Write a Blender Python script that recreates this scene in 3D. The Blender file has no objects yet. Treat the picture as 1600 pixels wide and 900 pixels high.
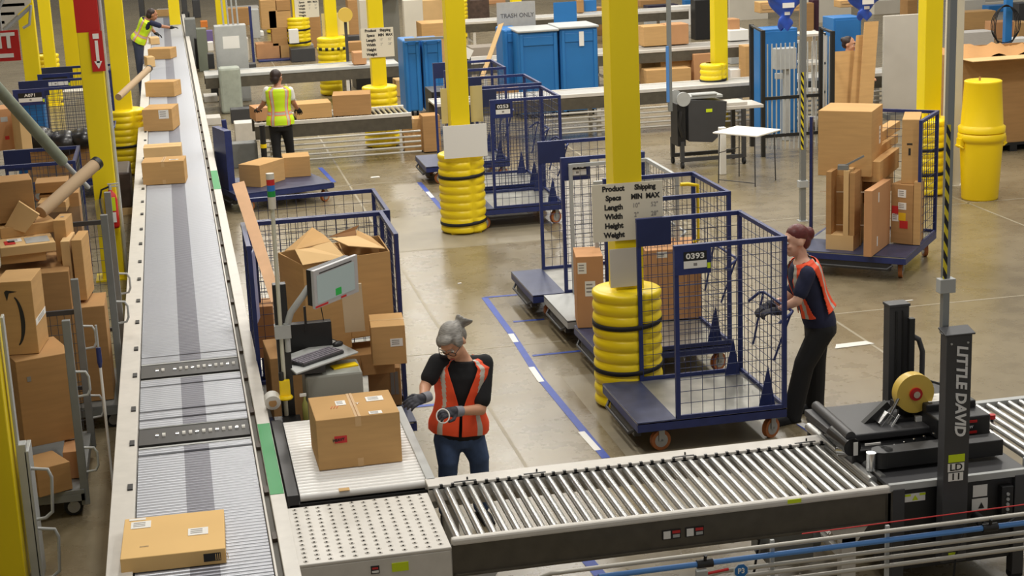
import bpy, math, random
from mathutils import Vector, Matrix, Euler
from math import sin, cos, pi, radians, atan2, hypot
random.seed(7)
S = bpy.context.scene
COL = S.collection

# ---------------------------------------------------------------- camera
FPX, PITCH, ROLL, YAW, CAMH = 2574.0, 0.252023, -0.041993, 0.196126, 4.68359
_cp, _sp = cos(PITCH), sin(PITCH)
FW = Vector((sin(YAW)*_cp, cos(YAW)*_cp, -_sp))
_r = Vector((cos(YAW), -sin(YAW), 0)); _u = _r.cross(FW)
RT = _r*cos(ROLL)+_u*sin(ROLL); UP = -_r*sin(ROLL)+_u*cos(ROLL)
CAM = Vector((0, 0, CAMH))
cd = bpy.data.cameras.new('camera'); cam = bpy.data.objects.new('camera', cd); COL.objects.link(cam)
m = Matrix.Identity(4)
for i in range(3):
    m[i][0] = RT[i]; m[i][1] = UP[i]; m[i][2] = -FW[i]; m[i][3] = CAM[i]
cam.matrix_world = m
cd.sensor_width = 36; cd.lens = FPX/1600*36; cd.clip_end = 300; cd.clip_start = .1
S.camera = cam

def ray(px, py): return FW+RT*((px-800)/FPX)-UP*((py-450)/FPX)
def at(px, py, z=0.0):                 # the point at height z that the photo shows at px, py
    d = ray(px, py); return CAM+d*((z-CAMH)/d.z)
def atY(px, py, Y):
    d = ray(px, py); return CAM+d*(Y/d.y)
def pix(P):
    d = Vector(P)-CAM; w = d.dot(FW); return 800+FPX*d.dot(RT)/w, 450-FPX*d.dot(UP)/w
def height_at(base, py):               # height of the photo row py above a base point
    lo, hi = base[2]-.5, 12
    for _ in range(40):
        mid = (lo+hi)/2
        if pix((base[0], base[1], mid))[1] > py: lo = mid
        else: hi = mid
    return lo

# ---------------------------------------------------------------- light
w = bpy.data.worlds.new('world'); S.world = w; w.use_nodes = True
bg = w.node_tree.nodes['Background']; bg.inputs[0].default_value = (1, .965, .91, 1); bg.inputs[1].default_value = .30
def lamp(x, y, z, sx, sy, p, col=(1, .96, .89)):
    l = bpy.data.lights.new('high_bay_lamp', 'AREA'); l.shape = 'RECTANGLE'; l.size = sx; l.size_y = sy; l.energy = p; l.color = col
    o = bpy.data.objects.new('high_bay_lamp', l); o.location = (x, y, z); COL.objects.link(o)
for yy in (15, 22, 29, 36, 44, 53):
    for xx in (-4.5, 1.6, 6.8, 12.5):
        lamp(xx, yy, 9.5, .8, 1.6, (235 if yy < 20 else 320) if xx > -4 else 130)
lamp(-.2, 8.8, 9.5, 1, 2, 270)
lamp(9.0, 9.5, 9.5, 1, 2, 170)
S.view_settings.view_transform = 'Standard'; S.view_settings.look = 'None'; S.view_settings.gamma = 1
S.view_settings.exposure = 0.0; S.view_settings.use_curve_mapping = False

# ---------------------------------------------------------------- materials
def srgb(c):
    c = c/255
    return c/12.92 if c <= .04045 else ((c+.055)/1.055)**2.4
_M = {}
def mat(name, rgb, rough=.5, metal=0, noise=0, scale=8, bump=0, stretch=(1, 1, 1), emit=0, spec=.5, alpha=1, trans=0):
    if name in _M: return _M[name]
    mt = bpy.data.materials.new(name); mt.use_nodes = True; nt = mt.node_tree; b = nt.nodes['Principled BSDF']
    col = (srgb(rgb[0]), srgb(rgb[1]), srgb(rgb[2]), 1)
    b.inputs['Base Color'].default_value = col; b.inputs['Roughness'].default_value = rough; b.inputs['Metallic'].default_value = metal
    b.inputs['Specular IOR Level'].default_value = spec
    if trans: b.inputs['Transmission Weight'].default_value = trans
    if alpha < 1: b.inputs['Alpha'].default_value = alpha
    if emit:
        b.inputs['Emission Color'].default_value = col; b.inputs['Emission Strength'].default_value = emit
    if noise or bump:
        tc = nt.nodes.new('ShaderNodeTexCoord'); mp = nt.nodes.new('ShaderNodeMapping'); mp.inputs['Scale'].default_value = stretch
        nt.links.new(tc.outputs['Object'], mp.inputs['Vector'])
        n = nt.nodes.new('ShaderNodeTexNoise'); n.inputs['Scale'].default_value = scale; n.inputs['Detail'].default_value = 5
        nt.links.new(mp.outputs[0], n.inputs['Vector'])
        if noise:
            mx = nt.nodes.new('ShaderNodeMix'); mx.data_type = 'RGBA'
            mx.inputs[6].default_value = tuple(v*(1-noise) for v in col[:3])+(1,); mx.inputs[7].default_value = tuple(min(1, v*(1+noise)) for v in col[:3])+(1,)
            cr = nt.nodes.new('ShaderNodeMapRange'); cr.inputs[1].default_value = .3; cr.inputs[2].default_value = .7
            nt.links.new(n.outputs[0], cr.inputs[0]); nt.links.new(cr.outputs[0], mx.inputs[0]); nt.links.new(mx.outputs[2], b.inputs['Base Color'])
        if bump:
            bp = nt.nodes.new('ShaderNodeBump'); bp.inputs['Strength'].default_value = bump; bp.inputs['Distance'].default_value = .01
            nt.links.new(n.outputs[0], bp.inputs['Height']); nt.links.new(bp.outputs[0], b.inputs['Normal'])
    _M[name] = mt; return mt
CARD = mat('cardboard', (198, 158, 106), .85, noise=.06, scale=3, stretch=(1, 1, 8), spec=.15)
CARD2 = mat('cardboard_dark', (178, 138, 92), .85, noise=.07, scale=3, stretch=(1, 1, 8), spec=.15)
CARD3 = mat('cardboard_pale', (218, 182, 130), .8, noise=.05, scale=3, spec=.15)
CARDR = mat('cardboard_reddish', (194, 146, 104), .85, noise=.06, scale=3, spec=.15)
CARDIN = mat('cardboard_inside', (150, 108, 68), .9)
KRAFT = mat('kraft_edge', (205, 165, 115), .8)
TAPEM = mat('packing_tape', (206, 168, 118), .3, spec=.5)
TAPEW = mat('white_paper_tape', (226, 212, 188), .5)
LABEL = mat('label_paper', (236, 234, 228), .6)
PRINT = mat('printed_ink', (40, 38, 36), .7)
PRINTG = mat('printed_grey_ink', (140, 136, 132), .7)
REDP = mat('red_paint', (190, 30, 28), .45)
REDL = mat('red_label', (200, 44, 44), .6)
YEL = mat('yellow_column_paint', (243, 217, 16), .38, noise=.05, scale=2, stretch=(1, 1, .3))
YGUARD = mat('yellow_polyethylene', (250, 220, 24), .36, noise=.03, scale=3)
YBARREL = mat('yellow_barrel_plastic', (250, 214, 10), .4)
STRAP = mat('black_strap', (22, 22, 24), .7)
NAVY = mat('navy_powder_coat', (38, 50, 104), .42, noise=.12, scale=14)
NAVYD = mat('navy_plate', (32, 42, 84), .5, noise=.08, scale=6)
WIRE = mat('navy_wire', (40, 50, 88), .5)
DECKM = mat('worn_steel_deck', (160, 158, 150), .32, metal=.55, noise=.2, scale=5)
GREYP = mat('grey_powder_coat', (122, 124, 122), .5, noise=.08)
GREYL = mat('light_grey_steel', (176, 178, 176), .45, noise=.05)
GREYWIRE = mat('grey_wire', (80, 82, 84), .5)
WHITEP = mat('white_powder_coat', (212, 207, 198), .42, noise=.05, scale=10)
WHITE2 = mat('off_white_panel', (214, 208, 194), .55, noise=.04, scale=2)
BEAM = mat('dark_bronze_beam', (84, 78, 66), .5, noise=.15, scale=10)
BLACK = mat('black_metal', (30, 30, 31), .45)
BLACKR = mat('black_rubber', (24, 24, 25), .75)
CHAR = mat('charcoal_metal', (62, 62, 64), .45, noise=.06)
CHROME = mat('chrome', (205, 205, 205), .2, metal=1)
ROLLM = mat('roller_zinc', (190, 190, 188), .28, metal=.75, noise=.06, scale=20)
ALU = mat('aluminium_pole', (150, 154, 154), .4, metal=.6)
CASTER = mat('caster_tread_brown', (176, 106, 58), .5)
CASTRED = mat('caster_tread_red', (165, 60, 50), .5)
HUBM = mat('caster_hub', (180, 182, 184), .35, metal=.5)
BLUET = mat('blue_floor_tape', (58, 82, 168), .55, noise=.12, scale=12)
BLUEP = mat('blue_corrugated_plastic', (42, 118, 186), .42, noise=.05, scale=2)
BLUEBAG = mat('blue_bag_plastic', (52, 92, 200), .35, noise=.1, scale=8, bump=.4)
BLUEPIPE = mat('blue_pipe', (86, 140, 208), .4)
CONDUIT = mat('conduit', (190, 186, 176), .4, metal=.2)
LIMEL = mat('lime_label', (206, 226, 20), .6)
GREEN = mat('green_tape', (46, 150, 82), .5)
WOODM = mat('pallet_wood', (206, 172, 120), .7, noise=.08, scale=3)
SKIN = mat('skin', (214, 160, 128), .5, spec=.4)
SKIN2 = mat('skin_tan', (176, 122, 92), .5)
def floor_mat():
    mt = bpy.data.materials.new('polished_concrete'); mt.use_nodes = True; nt = mt.node_tree; b = nt.nodes['Principled BSDF']
    tc = nt.nodes.new('ShaderNodeTexCoord')
    def nz(sc, det, ro=.5):
        n = nt.nodes.new('ShaderNodeTexNoise'); n.inputs['Scale'].default_value = sc; n.inputs['Detail'].default_value = det; n.inputs['Roughness'].default_value = ro
        nt.links.new(tc.outputs['Object'], n.inputs['Vector']); return n
    a = nz(.35, 4); c = nz(3.2, 8, .65)
    r = nt.nodes.new('ShaderNodeValToRGB'); e = r.color_ramp.elements
    e[0].position = .34; e[0].color = (srgb(112), srgb(100), srgb(77), 1); e[1].position = .68; e[1].color = (srgb(143), srgb(130), srgb(104), 1)
    ad = nt.nodes.new('ShaderNodeMath'); ad.operation = 'MULTIPLY_ADD'; ad.inputs[1].default_value = .45
    nt.links.new(c.outputs[0], ad.inputs[0])
    m2 = nt.nodes.new('ShaderNodeMath'); m2.operation = 'MULTIPLY'; m2.inputs[1].default_value = .55
    nt.links.new(a.outputs[0], m2.inputs[0]); nt.links.new(m2.outputs[0], ad.inputs[2])
    nt.links.new(ad.outputs[0], r.inputs[0]); nt.links.new(r.outputs[0], b.inputs['Base Color'])
    rr = nt.nodes.new('ShaderNodeMapRange'); rr.inputs[3].default_value = .2; rr.inputs[4].default_value = .36
    nt.links.new(c.outputs[0], rr.inputs[0]); nt.links.new(rr.outputs[0], b.inputs['Roughness'])
    b.inputs['Specular IOR Level'].default_value = .55
    return mt
FLOORM = floor_mat()
def banded(name, c1, c2, scale, axis='Z', rough=.5, slant=0.0):       # two colours in slanted bands
    mt = bpy.data.materials.new(name); mt.use_nodes = True; nt = mt.node_tree; b = nt.nodes['Principled BSDF']; b.inputs['Roughness'].default_value = rough
    tc = nt.nodes.new('ShaderNodeTexCoord'); sx = nt.nodes.new('ShaderNodeSeparateXYZ'); nt.links.new(tc.outputs['Object'], sx.inputs[0])
    ma = nt.nodes.new('ShaderNodeMath'); ma.operation = 'MULTIPLY_ADD'; ma.inputs[1].default_value = slant
    nt.links.new(sx.outputs['X'], ma.inputs[0]); nt.links.new(sx.outputs[axis], ma.inputs[2])
    mu = nt.nodes.new('ShaderNodeMath'); mu.operation = 'MULTIPLY'; mu.inputs[1].default_value = scale; nt.links.new(ma.outputs[0], mu.inputs[0])
    fr = nt.nodes.new('ShaderNodeMath'); fr.operation = 'FRACT'; nt.links.new(mu.outputs[0], fr.inputs[0])
    gt = nt.nodes.new('ShaderNodeMath'); gt.operation = 'GREATER_THAN'; gt.inputs[1].default_value = .5; nt.links.new(fr.outputs[0], gt.inputs[0])
    mx = nt.nodes.new('ShaderNodeMix'); mx.data_type = 'RGBA'
    mx.inputs[6].default_value = tuple(srgb(v) for v in c1)+(1,); mx.inputs[7].default_value = tuple(srgb(v) for v in c2)+(1,)
    nt.links.new(gt.outputs[0], mx.inputs[0]); nt.links.new(mx.outputs[2], b.inputs['Base Color']); return mt
HAZ = banded('hazard_tape', (235, 215, 40), (25, 25, 25), 9, slant=2.0)
def worn_roller():        # the middle of each roller is worn darker where the drive belt runs
    mt = mat('fine_roller', (182, 184, 190), .36, metal=.3); nt = mt.node_tree; b = nt.nodes['Principled BSDF']
    tc = nt.nodes.new('ShaderNodeTexCoord'); sx = nt.nodes.new('ShaderNodeSeparateXYZ'); nt.links.new(tc.outputs['Object'], sx.inputs[0])
    su = nt.nodes.new('ShaderNodeMath'); su.operation = 'ADD'; su.inputs[1].default_value = .085; nt.links.new(sx.outputs[0], su.inputs[0])
    ab = nt.nodes.new('ShaderNodeMath'); ab.operation = 'ABSOLUTE'; nt.links.new(su.outputs[0], ab.inputs[0])
    lt = nt.nodes.new('ShaderNodeMath'); lt.operation = 'LESS_THAN'; lt.inputs[1].default_value = .088; nt.links.new(ab.outputs[0], lt.inputs[0])
    mx = nt.nodes.new('ShaderNodeMix'); mx.data_type = 'RGBA'
    mx.inputs[6].default_value = (srgb(172), srgb(174), srgb(180), 1); mx.inputs[7].default_value = (srgb(122), srgb(122), srgb(130), 1)
    nt.links.new(lt.outputs[0], mx.inputs[0]); nt.links.new(mx.outputs[2], b.inputs['Base Color']); return mt
FINEROLL = worn_roller()

# ---------------------------------------------------------------- mesh builder
SPLIT = {'rail', 'back_rail', 'frame_leg', 'tape', 'leg', 'side_rail', 'side_beam', 'post', 'upright', 'side_belt_drive', 'belt_roller', 'leg_frame', 'foot', 'bed_plate', 'stretcher', 'stand', 'red_sticker', 'infeed_roller', 'handle', 'rib', 'disc', 'lilac', 'stand_frame', 'head', 'spring_linkage', 'linkage_arm', 'tape_head_frame', 'cable', 'warning_sticker'}
class MB:
    def __init__(s): s.v = []; s.f = []; s.m = []; s.s = []; s.g = []; s.pieces = []
    def add(s, vs, fs, mi=0, sm=False, M=None):
        o = len(s.v); s.g.append(o)
        for p in vs:
            p = Vector(p)
            s.v.append(M @ p if M is not None else p)
        for f in fs: s.f.append([i+o for i in f]); s.m.append(mi); s.s.append(sm)
        return s
    def box(s, c, d, rot=None, mi=0, M=None):
        x, y, z = d[0]/2, d[1]/2, d[2]/2
        vs = [Vector((a*x, b*y, e*z)) for e in (-1, 1) for b in (-1, 1) for a in (-1, 1)]
        if rot is not None:
            R = rot if isinstance(rot, Matrix) else Euler(rot).to_matrix()
            vs = [R @ v for v in vs]
        vs = [v+Vector(c) for v in vs]
        return s.add(vs, [(0, 2, 3, 1), (4, 5, 7, 6), (0, 1, 5, 4), (2, 6, 7, 3), (0, 4, 6, 2), (1, 3, 7, 5)], mi, False, M)
    def bx(s, x0, x1, y0, y1, z0, z1, mi=0, M=None):
        return s.box(((x0+x1)/2, (y0+y1)/2, (z0+z1)/2), (x1-x0, y1-y0, z1-z0), None, mi, M)
    def rings(s, rings, mi=0, cap=True, M=None, sm=True, closed=False):
        n = len(rings[0]); vs = [p for r in rings for p in r]; fs = []
        L = len(rings)
        for i in range(L if closed else L-1):
            for j in range(n):
                a = i*n+j; b = i*n+(j+1) % n; i2 = (i+1) % L
                fs.append((a, b, i2*n+(j+1) % n, i2*n+j))
        s.add(vs, fs, mi, sm, M)
        if cap and not closed:
            s.add(rings[0], [tuple(range(n-1, -1, -1))], mi, False, M); s.add(rings[-1], [tuple(range(n))], mi, False, M)
        return s
    def cyl(s, p0, p1, r0, r1=None, seg=12, mi=0, cap=True, M=None):
        p0 = Vector(p0); p1 = Vector(p1); r1 = r0 if r1 is None else r1
        d = (p1-p0).normalized(); a = d.orthogonal().normalized(); b = d.cross(a)
        R = [[p+(a*cos(t)+b*sin(t))*r for t in [2*pi*k/seg for k in range(seg)]] for p, r in ((p0, r0), (p1, r1))]
        return s.rings(R, mi, cap, M)
    def tube(s, pts, r, seg=8, mi=0, M=None, closed=False):
        pts = [Vector(p) for p in pts]; n = len(pts); R = []; a = None
        for i, p in enumerate(pts):
            if closed: d = (pts[(i+1) % n]-pts[i-1]).normalized()
            elif i == 0: d = (pts[1]-p).normalized()
            elif i == n-1: d = (p-pts[-2]).normalized()
            else: d = ((pts[i+1]-p).normalized()+(p-pts[i-1]).normalized()).normalized()
            if a is None: a = d.orthogonal().normalized()
            a = (a-d*a.dot(d)).normalized(); b = d.cross(a)
            R.append([p+(a*cos(t)+b*sin(t))*r for t in [2*pi*k/seg for k in range(seg)]])
        return s.rings(R, mi, True, M, True, closed)
    def lathe(s, prof, c=(0, 0, 0), seg=24, mi=0, M=None, cap=True):
        c = Vector(c)
        return s.rings([[c+Vector((r*cos(t), r*sin(t), z)) for t in [2*pi*k/seg for k in range(seg)]] for r, z in prof], mi, cap, M)
    def ball(s, c, r, seg=14, rg=8, mi=0, M=None, rot=None):
        c = Vector(c); r = (r, r, r) if not hasattr(r, '__len__') else r; R = []
        for i in range(rg+1):
            ph = -pi/2+pi*(i+.0)/rg; k = max(cos(ph), .02)
            ring = [Vector((r[0]*k*cos(t), r[1]*k*sin(t), r[2]*sin(ph))) for t in [2*pi*j/seg for j in range(seg)]]
            if rot is not None: ring = [rot @ v for v in ring]
            R.append([c+v for v in ring])
        return s.rings(R, mi, True, M)
    def cap(s, p0, p1, r0, r1=None, seg=12, mi=0, M=None):      # a tapered limb with round ends
        r1 = r0 if r1 is None else r1
        s.cyl(p0, p1, r0, r1, seg, mi, True, M); s.ball(p0, r0*1.0, seg, 8, mi, M); s.ball(p1, r1*1.0, seg, 8, mi, M); return s
    def poly(s, pts, th, mi=0, M=None):                          # flat outline with thickness along its normal
        pts = [Vector(p) for p in pts]; n = (pts[1]-pts[0]).cross(pts[2]-pts[0]).normalized()*th
        k = len(pts); vs = pts+[p+n for p in pts]
        fs = [tuple(range(k-1, -1, -1)), tuple(range(k, 2*k))]+[(i, (i+1) % k, k+(i+1) % k, k+i) for i in range(k)]
        return s.add(vs, fs, mi, False, M)
    def surf(s, fn, nu, nv, mi=None, wrap=True, skip=None):
        vs = [fn(i/nu, j/nv) for j in range(nv+1) for i in range(nu if wrap else nu+1)]
        w_ = nu if wrap else nu+1; o = len(s.v); s.v += [Vector(v) for v in vs]
        for j in range(nv):
            for i in range(nu):
                u, v = (i+.5)/nu, (j+.5)/nv
                if skip and skip(u, v): continue
                a = j*w_+i; b = j*w_+(i+1) % w_
                s.f.append([o+a, o+b, o+b+w_, o+a+w_]); s.m.append(mi(u, v) if callable(mi) else (mi or 0)); s.s.append(True)
        return s
    def clusters(s):                 # primitives that touch one another stay one piece
        st = s.g+[len(s.v)]; bb = []
        for a, c in zip(st, st[1:]):
            vs = s.v[a:c]
            if vs: bb.append((a, c, [min(v[i] for v in vs)-.0015 for i in range(3)], [max(v[i] for v in vs)+.0015 for i in range(3)]))
        par = list(range(len(bb)))
        def find(i):
            while par[i] != i: i = par[i]
            return i
        for i in range(len(bb)):
            for j in range(i):
                if all(bb[i][2][k] <= bb[j][3][k] and bb[j][2][k] <= bb[i][3][k] for k in range(3)): par[find(i)] = find(j)
        out = {}
        for i in range(len(bb)): out.setdefault(find(i), []).append(bb[i][:2])
        return list(out.values())
    def build(s, name, mats, parent=None, bevel=0, loc=None, rz=None):
        if name in SPLIT and s.g and s.g[0] == 0:
            cl = s.clusters()
            if len(cl) > 1:
                first = None
                for rg in cl:
                    n = MB(); own = {}
                    for a, c in rg:
                        for i in range(a, c): own[i] = len(n.v); n.v.append(s.v[i])
                    for f, m_, q in zip(s.f, s.m, s.s):
                        if f[0] in own: n.f.append([own[i] for i in f]); n.m.append(m_); n.s.append(q)
                    o = n.build(name, mats, parent, bevel, loc, rz); s.pieces.append(o); first = first or o
                return first
        me = bpy.data.meshes.new(name); me.from_pydata([tuple(v) for v in s.v], [], s.f)
        if not isinstance(mats, (list, tuple)): mats = [mats]
        for mt in mats: me.materials.append(mt)
        me.polygons.foreach_set('material_index', s.m); me.polygons.foreach_set('use_smooth', s.s); me.update()
        o = bpy.data.objects.new(name, me); COL.objects.link(o)
        if parent is not None: o.parent = parent
        if loc is not None: o.location = loc
        if rz is not None: o.rotation_euler = (0, 0, rz)
        if bevel:
            b = o.modifiers.new('bevel', 'BEVEL'); b.width = bevel; b.segments = 2; b.limit_method = 'ANGLE'; b.angle_limit = .7
        return o
def thing(name, label, cat, loc=(0, 0, 0), rz=0, group=None):
    o = bpy.data.objects.new(name, None); COL.objects.link(o); o.location = loc; o.rotation_euler = (0, 0, rz); o.empty_display_size = .1
    o['label'] = label; o['category'] = cat
    if group: o['group'] = group
    return o
def tag(o, label, cat, group=None, kind=None):
    o['label'] = label; o['category'] = cat
    if group: o['group'] = group
    if kind: o['kind'] = kind
    return o
def struct(o): o['kind'] = 'structure'; return o
def L(o, label): o['label'] = label; return o
def copy_part(o, parent, loc=None):
    c = o.copy(); COL.objects.link(c); c.parent = parent
    if loc is not None: c.location = loc
    return c
_TC = {}
def text(txt, size, parent, M, mt, name='lettering', bold=0.0, xs=1.0, slant=0.0):     # M maps the text plane (x right, y up) to the parent's frame
    key = (txt, size, bold, xs, mt.name, slant)
    if key not in _TC:
        cu = bpy.data.curves.new(name, 'FONT'); cu.body = txt; cu.size = size; cu.align_x = 'CENTER'; cu.align_y = 'CENTER'; cu.extrude = .0015; cu.offset = bold; cu.resolution_u = 3
        t = bpy.data.objects.new('tmp', cu); COL.objects.link(t); dg = bpy.context.evaluated_depsgraph_get()
        me = bpy.data.meshes.new_from_object(t.evaluated_get(dg)); bpy.data.objects.remove(t); bpy.data.curves.remove(cu)
        me.name = name
        for v in me.vertices: v.co.x = v.co.x*xs+v.co.y*slant
        me.materials.clear(); me.materials.append(mt); _TC[key] = me
    o = bpy.data.objects.new(name, _TC[key]); COL.objects.link(o); o.parent = parent; o.matrix_local = M; return o
def frame(o, x, y):            # matrix with origin o, text right = x, text up = y
    x = Vector(x).normalized(); y = Vector(y); y = (y-x*y.dot(x)).normalized(); z = x.cross(y); M = Matrix.Identity(4)
    for i in range(3): M[i][0] = x[i]; M[i][1] = y[i]; M[i][2] = z[i]; M[i][3] = o[i]
    return M
FRONT = lambda x, y, z: frame((x, y, z), (1, 0, 0), (0, 0, 1))
RZ = lambda a: Matrix.Rotation(a, 4, 'Z')
# ---------------------------------------------------------------- the hall
fl = MB(); fl.bx(-14, 34, 3, 74, -.1, 0); struct(fl.build('floor', FLOORM))
wb = MB(); wb.bx(-14, 34, 74, 74.3, 0, 10); struct(wb.build('wall_back', mat('wall_paint', (198, 194, 184), .7)))
wl = MB(); wl.bx(-4.8, -4.6, 3, 31, 0, 5.4); struct(wl.build('shade_wall_left', _M['wall_paint']))  # unseen wall, added to keep side light out from under the mezzanine
mz = MB(); mz.bx(-10, -.75, 3, 26, 5.4, 5.7); struct(mz.build('ceiling', mat('mezzanine_deck', (90, 86, 80), .8)))     # unseen mezzanine deck implied by the stair, put in to shade the left lane
# joints sawn in the slab, patches ground lighter
JOINT = mat('joint_filler', (152, 142, 120), .5, noise=.08)
PATCH = mat('ground_patch', (142, 132, 112), .4, noise=.12, scale=3)
tn = 0
def slab(x0, x1, y0, y1, mt=JOINT, z=.0012):
    global tn
    tn += 1; b = MB(); b.bx(x0, x1, y0, y1, .0002, z); struct(b.build('trim_%d' % tn, mt))
slab(2.46, 2.49, 9, 60); slab(6.4, 6.43, 9, 60); slab(10.3, 10.33, 9, 60); slab(14.2, 14.23, 9, 60)
for yy in (10.6, 15.55, 20.1, 24.9, 29.8): slab(-3, 25, yy, yy+.03)
slab(2.52, 4.6, 20.14, 22.2, PATCH); slab(3.3, 4.6, 10.8, 14.4, PATCH, .001)
SCUFF = mat('paper_scrap', (220, 216, 208), .6)
def scrap(px, py, w_, d_, lab):
    p = at(px, py, 0); b = MB(); b.poly([(-w_/2, -d_/2, 0), (w_/2, -d_/2*.6, 0), (w_/2*.8, d_/2, 0), (-w_/2*.7, d_/2*.8, 0)], .004)
    tag(b.build('paper_scrap', SCUFF, None, loc=(p.x, p.y, .002)), lab, 'scrap')
scrap(586, 277, .16, .1, 'small white scrap of paper lying on the open aisle floor')
scrap(1332, 539, .42, .14, 'torn white paper scrap on the floor right of the bending woman')
scrap(718, 443, .05, .04, 'tiny white scrap on the floor behind the grey haired worker')
scrap(1420, 470, .1, .03, 'thin white scrap on the floor right of the cart loaded with boxes')

# ---------------------------------------------------------------- blue floor tape
def tape_line(pts, w_, lab, ins=()):
    b = MB()
    for i in range(len(pts)-1):
        p, q = pts[i], pts[i+1]; d = (q-p).normalized(); n = Vector((-d.y, d.x, 0))*w_/2
        b.poly([p-n, q-n, q+n, p+n], .0015)
    o = b.build('floor_tape', BLUET, None, loc=(0, 0, .0015)); tag(o, lab, 'tape')
    for (p, q) in ins:
        d = (q-p).normalized(); n = Vector((-d.y, d.x, 0))*w_*.42; c = MB(); c.poly([p-n, q-n, q+n, p+n], .0012); x = c.build('tape_insert', LABEL, o, loc=(0, 0, .0016)); x['label'] = 'white printed strip'
tape_line([at(757, 465), at(800, 523), at(843, 590), at(895, 653), at(947, 716)], .07, 'long blue tape line on the floor left of the row of navy cage carts',
          [(at(798, 522), at(806, 535)), (at(830, 574), at(846, 597)), (at(908, 675), at(934, 704))])
tape_line([at(757, 465), at(830, 459)], .05, 'blue tape crosswise on the floor in front of the farthest low blue cart deck')
tape_line([at(802, 503), at(850, 499)], .05, 'blue tape crosswise on the floor before the grey cart')
tape_line([at(832, 556), at(912, 548)], .05, 'blue tape crosswise on the floor between grey cart and yellow column guard')
tape_line([at(903, 858), at(938, 899)], .09, 'blue tape on the floor seen beneath the roller conveyor')
tape_line([at(655, 285), at(692, 328)], .07, 'blue tape on the floor left of the middle yellow column guard', [(at(668, 300), at(676, 309))])
tape_line([at(1250, 662), at(1290, 690)], .07, 'blue tape on the floor by the shoes of the bending woman', [(at(1250, 662), at(1262, 669))])
tape_line([at(632, 637), at(760, 625)], .06, 'blue tape crosswise on the floor behind the grey haired worker')
tape_line([at(500, 262), at(522, 285)], .07, 'blue tape on the floor beside the flat blue cart')

# ---------------------------------------------------------------- columns and guards
def column(x, y, lab, s=.25, top=7.0, plate=True):
    t = thing('steel_column', lab, 'column', (x, y, 0)); b = MB(); b.bx(-s/2, s/2, -s/2, s/2, 0, top); b.build('shaft', YEL, t, bevel=.008)
    if plate: c = MB(); c.bx(-s*.8, s*.8, -s*.8, s*.8, 0, .02); c.build('base_plate', YEL, t)
    return t
def guard(x, y, lab, h=1.07, r=.305, seam=-60, straps=(.35, .68, ), nr=10, group=None):
    t = thing('column_guard', lab, 'column guard', (x, y, 0), group=group)
    sa = radians(seam)
    def f(u, v):
        th = 2*pi*u; z = h*v; d = abs(((th-sa) % pi)-pi/2); k = min(1, max(0, (pi/2-d)/.28)); k = k*k*(3-2*k)
        e = min(1, min(v, 1-v)*h/.035); e = (1-(1-e)**2)**.5
        rr = r-.022+.022*abs(sin(pi*v*nr))**.7*k-.006*(1-k)
        if k < .12: rr -= .012
        rr = .15+(rr-.15)*e
        return (rr*cos(th), rr*sin(th), z)
    b = MB(); b.surf(f, 56, nr*10); b.rings([[f(i/56, 1)[:2]+(h,) for i in range(56)], [(.14*cos(2*pi*i/56), .14*sin(2*pi*i/56), h) for i in range(56)]], 0, False)
    b.build('sleeve', YGUARD, t)
    for v in straps:
        z = h*v; c = MB(); c.rings([[((r+dr)*cos(2*pi*i/40), (r+dr)*sin(2*pi*i/40), z+dz+.018*sin(2*pi*i/40+1)) for i in range(40)] for dr, dz in ((-.03, -.02), (.004, -.02), (.004, .02), (-.03, .02))], 0, False, closed=True)
        c.build('strap', STRAP, t)
    return t
CA, CB, CC, CD, CE, CF, CG = (3.70, 13.49), (3.57, 21.05), (3.45, 28.4), (3.38, 35.7), (3.25, 43.3), (9.62, 28.4), (10.11, 20.95)
column(*CA, 'yellow steel column in front, carrying the shipping specs sign')
column(*CB, 'yellow steel column carrying two blank cream boards and a white sheet')
column(*CC, 'yellow steel column behind the man in the yellow vest, with small specs sign')
column(*CD, 'yellow steel column with black and yellow striped guard beside a big carton')
column(*CE, 'yellow steel column carrying the farthest specs sheet at the top of the photo')
column(3.15, 50.8, 'farthest slim yellow column behind the brown open cartons', top=7)
column(*CF, 'yellow steel column behind the grey packing machine and white table')
column(*CG, 'yellow steel column behind the box loaded cart, beside the off white panel')
column(8.55, 41.0, 'slim distant yellow column behind the blue bins')
guard(*CA, 'large ribbed yellow column guard with black straps next to cage cart 0393', straps=(.34, .72), seam=-78)
guard(*CB, 'ribbed yellow column guard on the open floor under the white sheet', straps=(.28, .84)[::-1] and (.14, .72), seam=-70)
guard(*CC, 'ribbed yellow column guard behind the conveyor next to the man in yellow vest', straps=(.35, .62))
g_ = guard(*CD, 'ribbed yellow column guard with hazard striped strap behind the conveyor boxes', straps=(.3,), h=1.25, r=.33)
hz_ = MB(); hz_.rings([[((.335+dr)*cos(2*pi*i/40), (.335+dr)*sin(2*pi*i/40), 1.0+dz) for i in range(40)] for dr, dz in ((-.03, -.03), (.004, -.03), (.004, .03), (-.03, .03))], 0, False, closed=True)
hz_.build('striped_strap', banded('hazard_strap', (235, 215, 40), (25, 25, 25), 8, axis='X', slant=.0), g_)
guard(*CE, 'distant ribbed yellow column guard beneath the farthest specs sheet', straps=(.4, .7))
guard(*CG, 'ribbed yellow column guard seen through the mesh of the box loaded cart', straps=(.3, .62))
guard(CF[0]-.13, CF[1]-.05, 'short ribbed yellow guard strapped against the column behind the grey machine', straps=(.72,), r=.24)
guard(8.55, 41.0, 'distant yellow column guard behind the blue bins', straps=(.5,))
guard(7.9, 46.0, 'farthest yellow column guard left of the trash only board', straps=(.45,)); column(7.9, 46.0, 'farthest thin yellow column left of the trash only board')
guard(3.15, 50.8, 'farthest yellow column guard behind open cartons', straps=(.4,))
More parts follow.
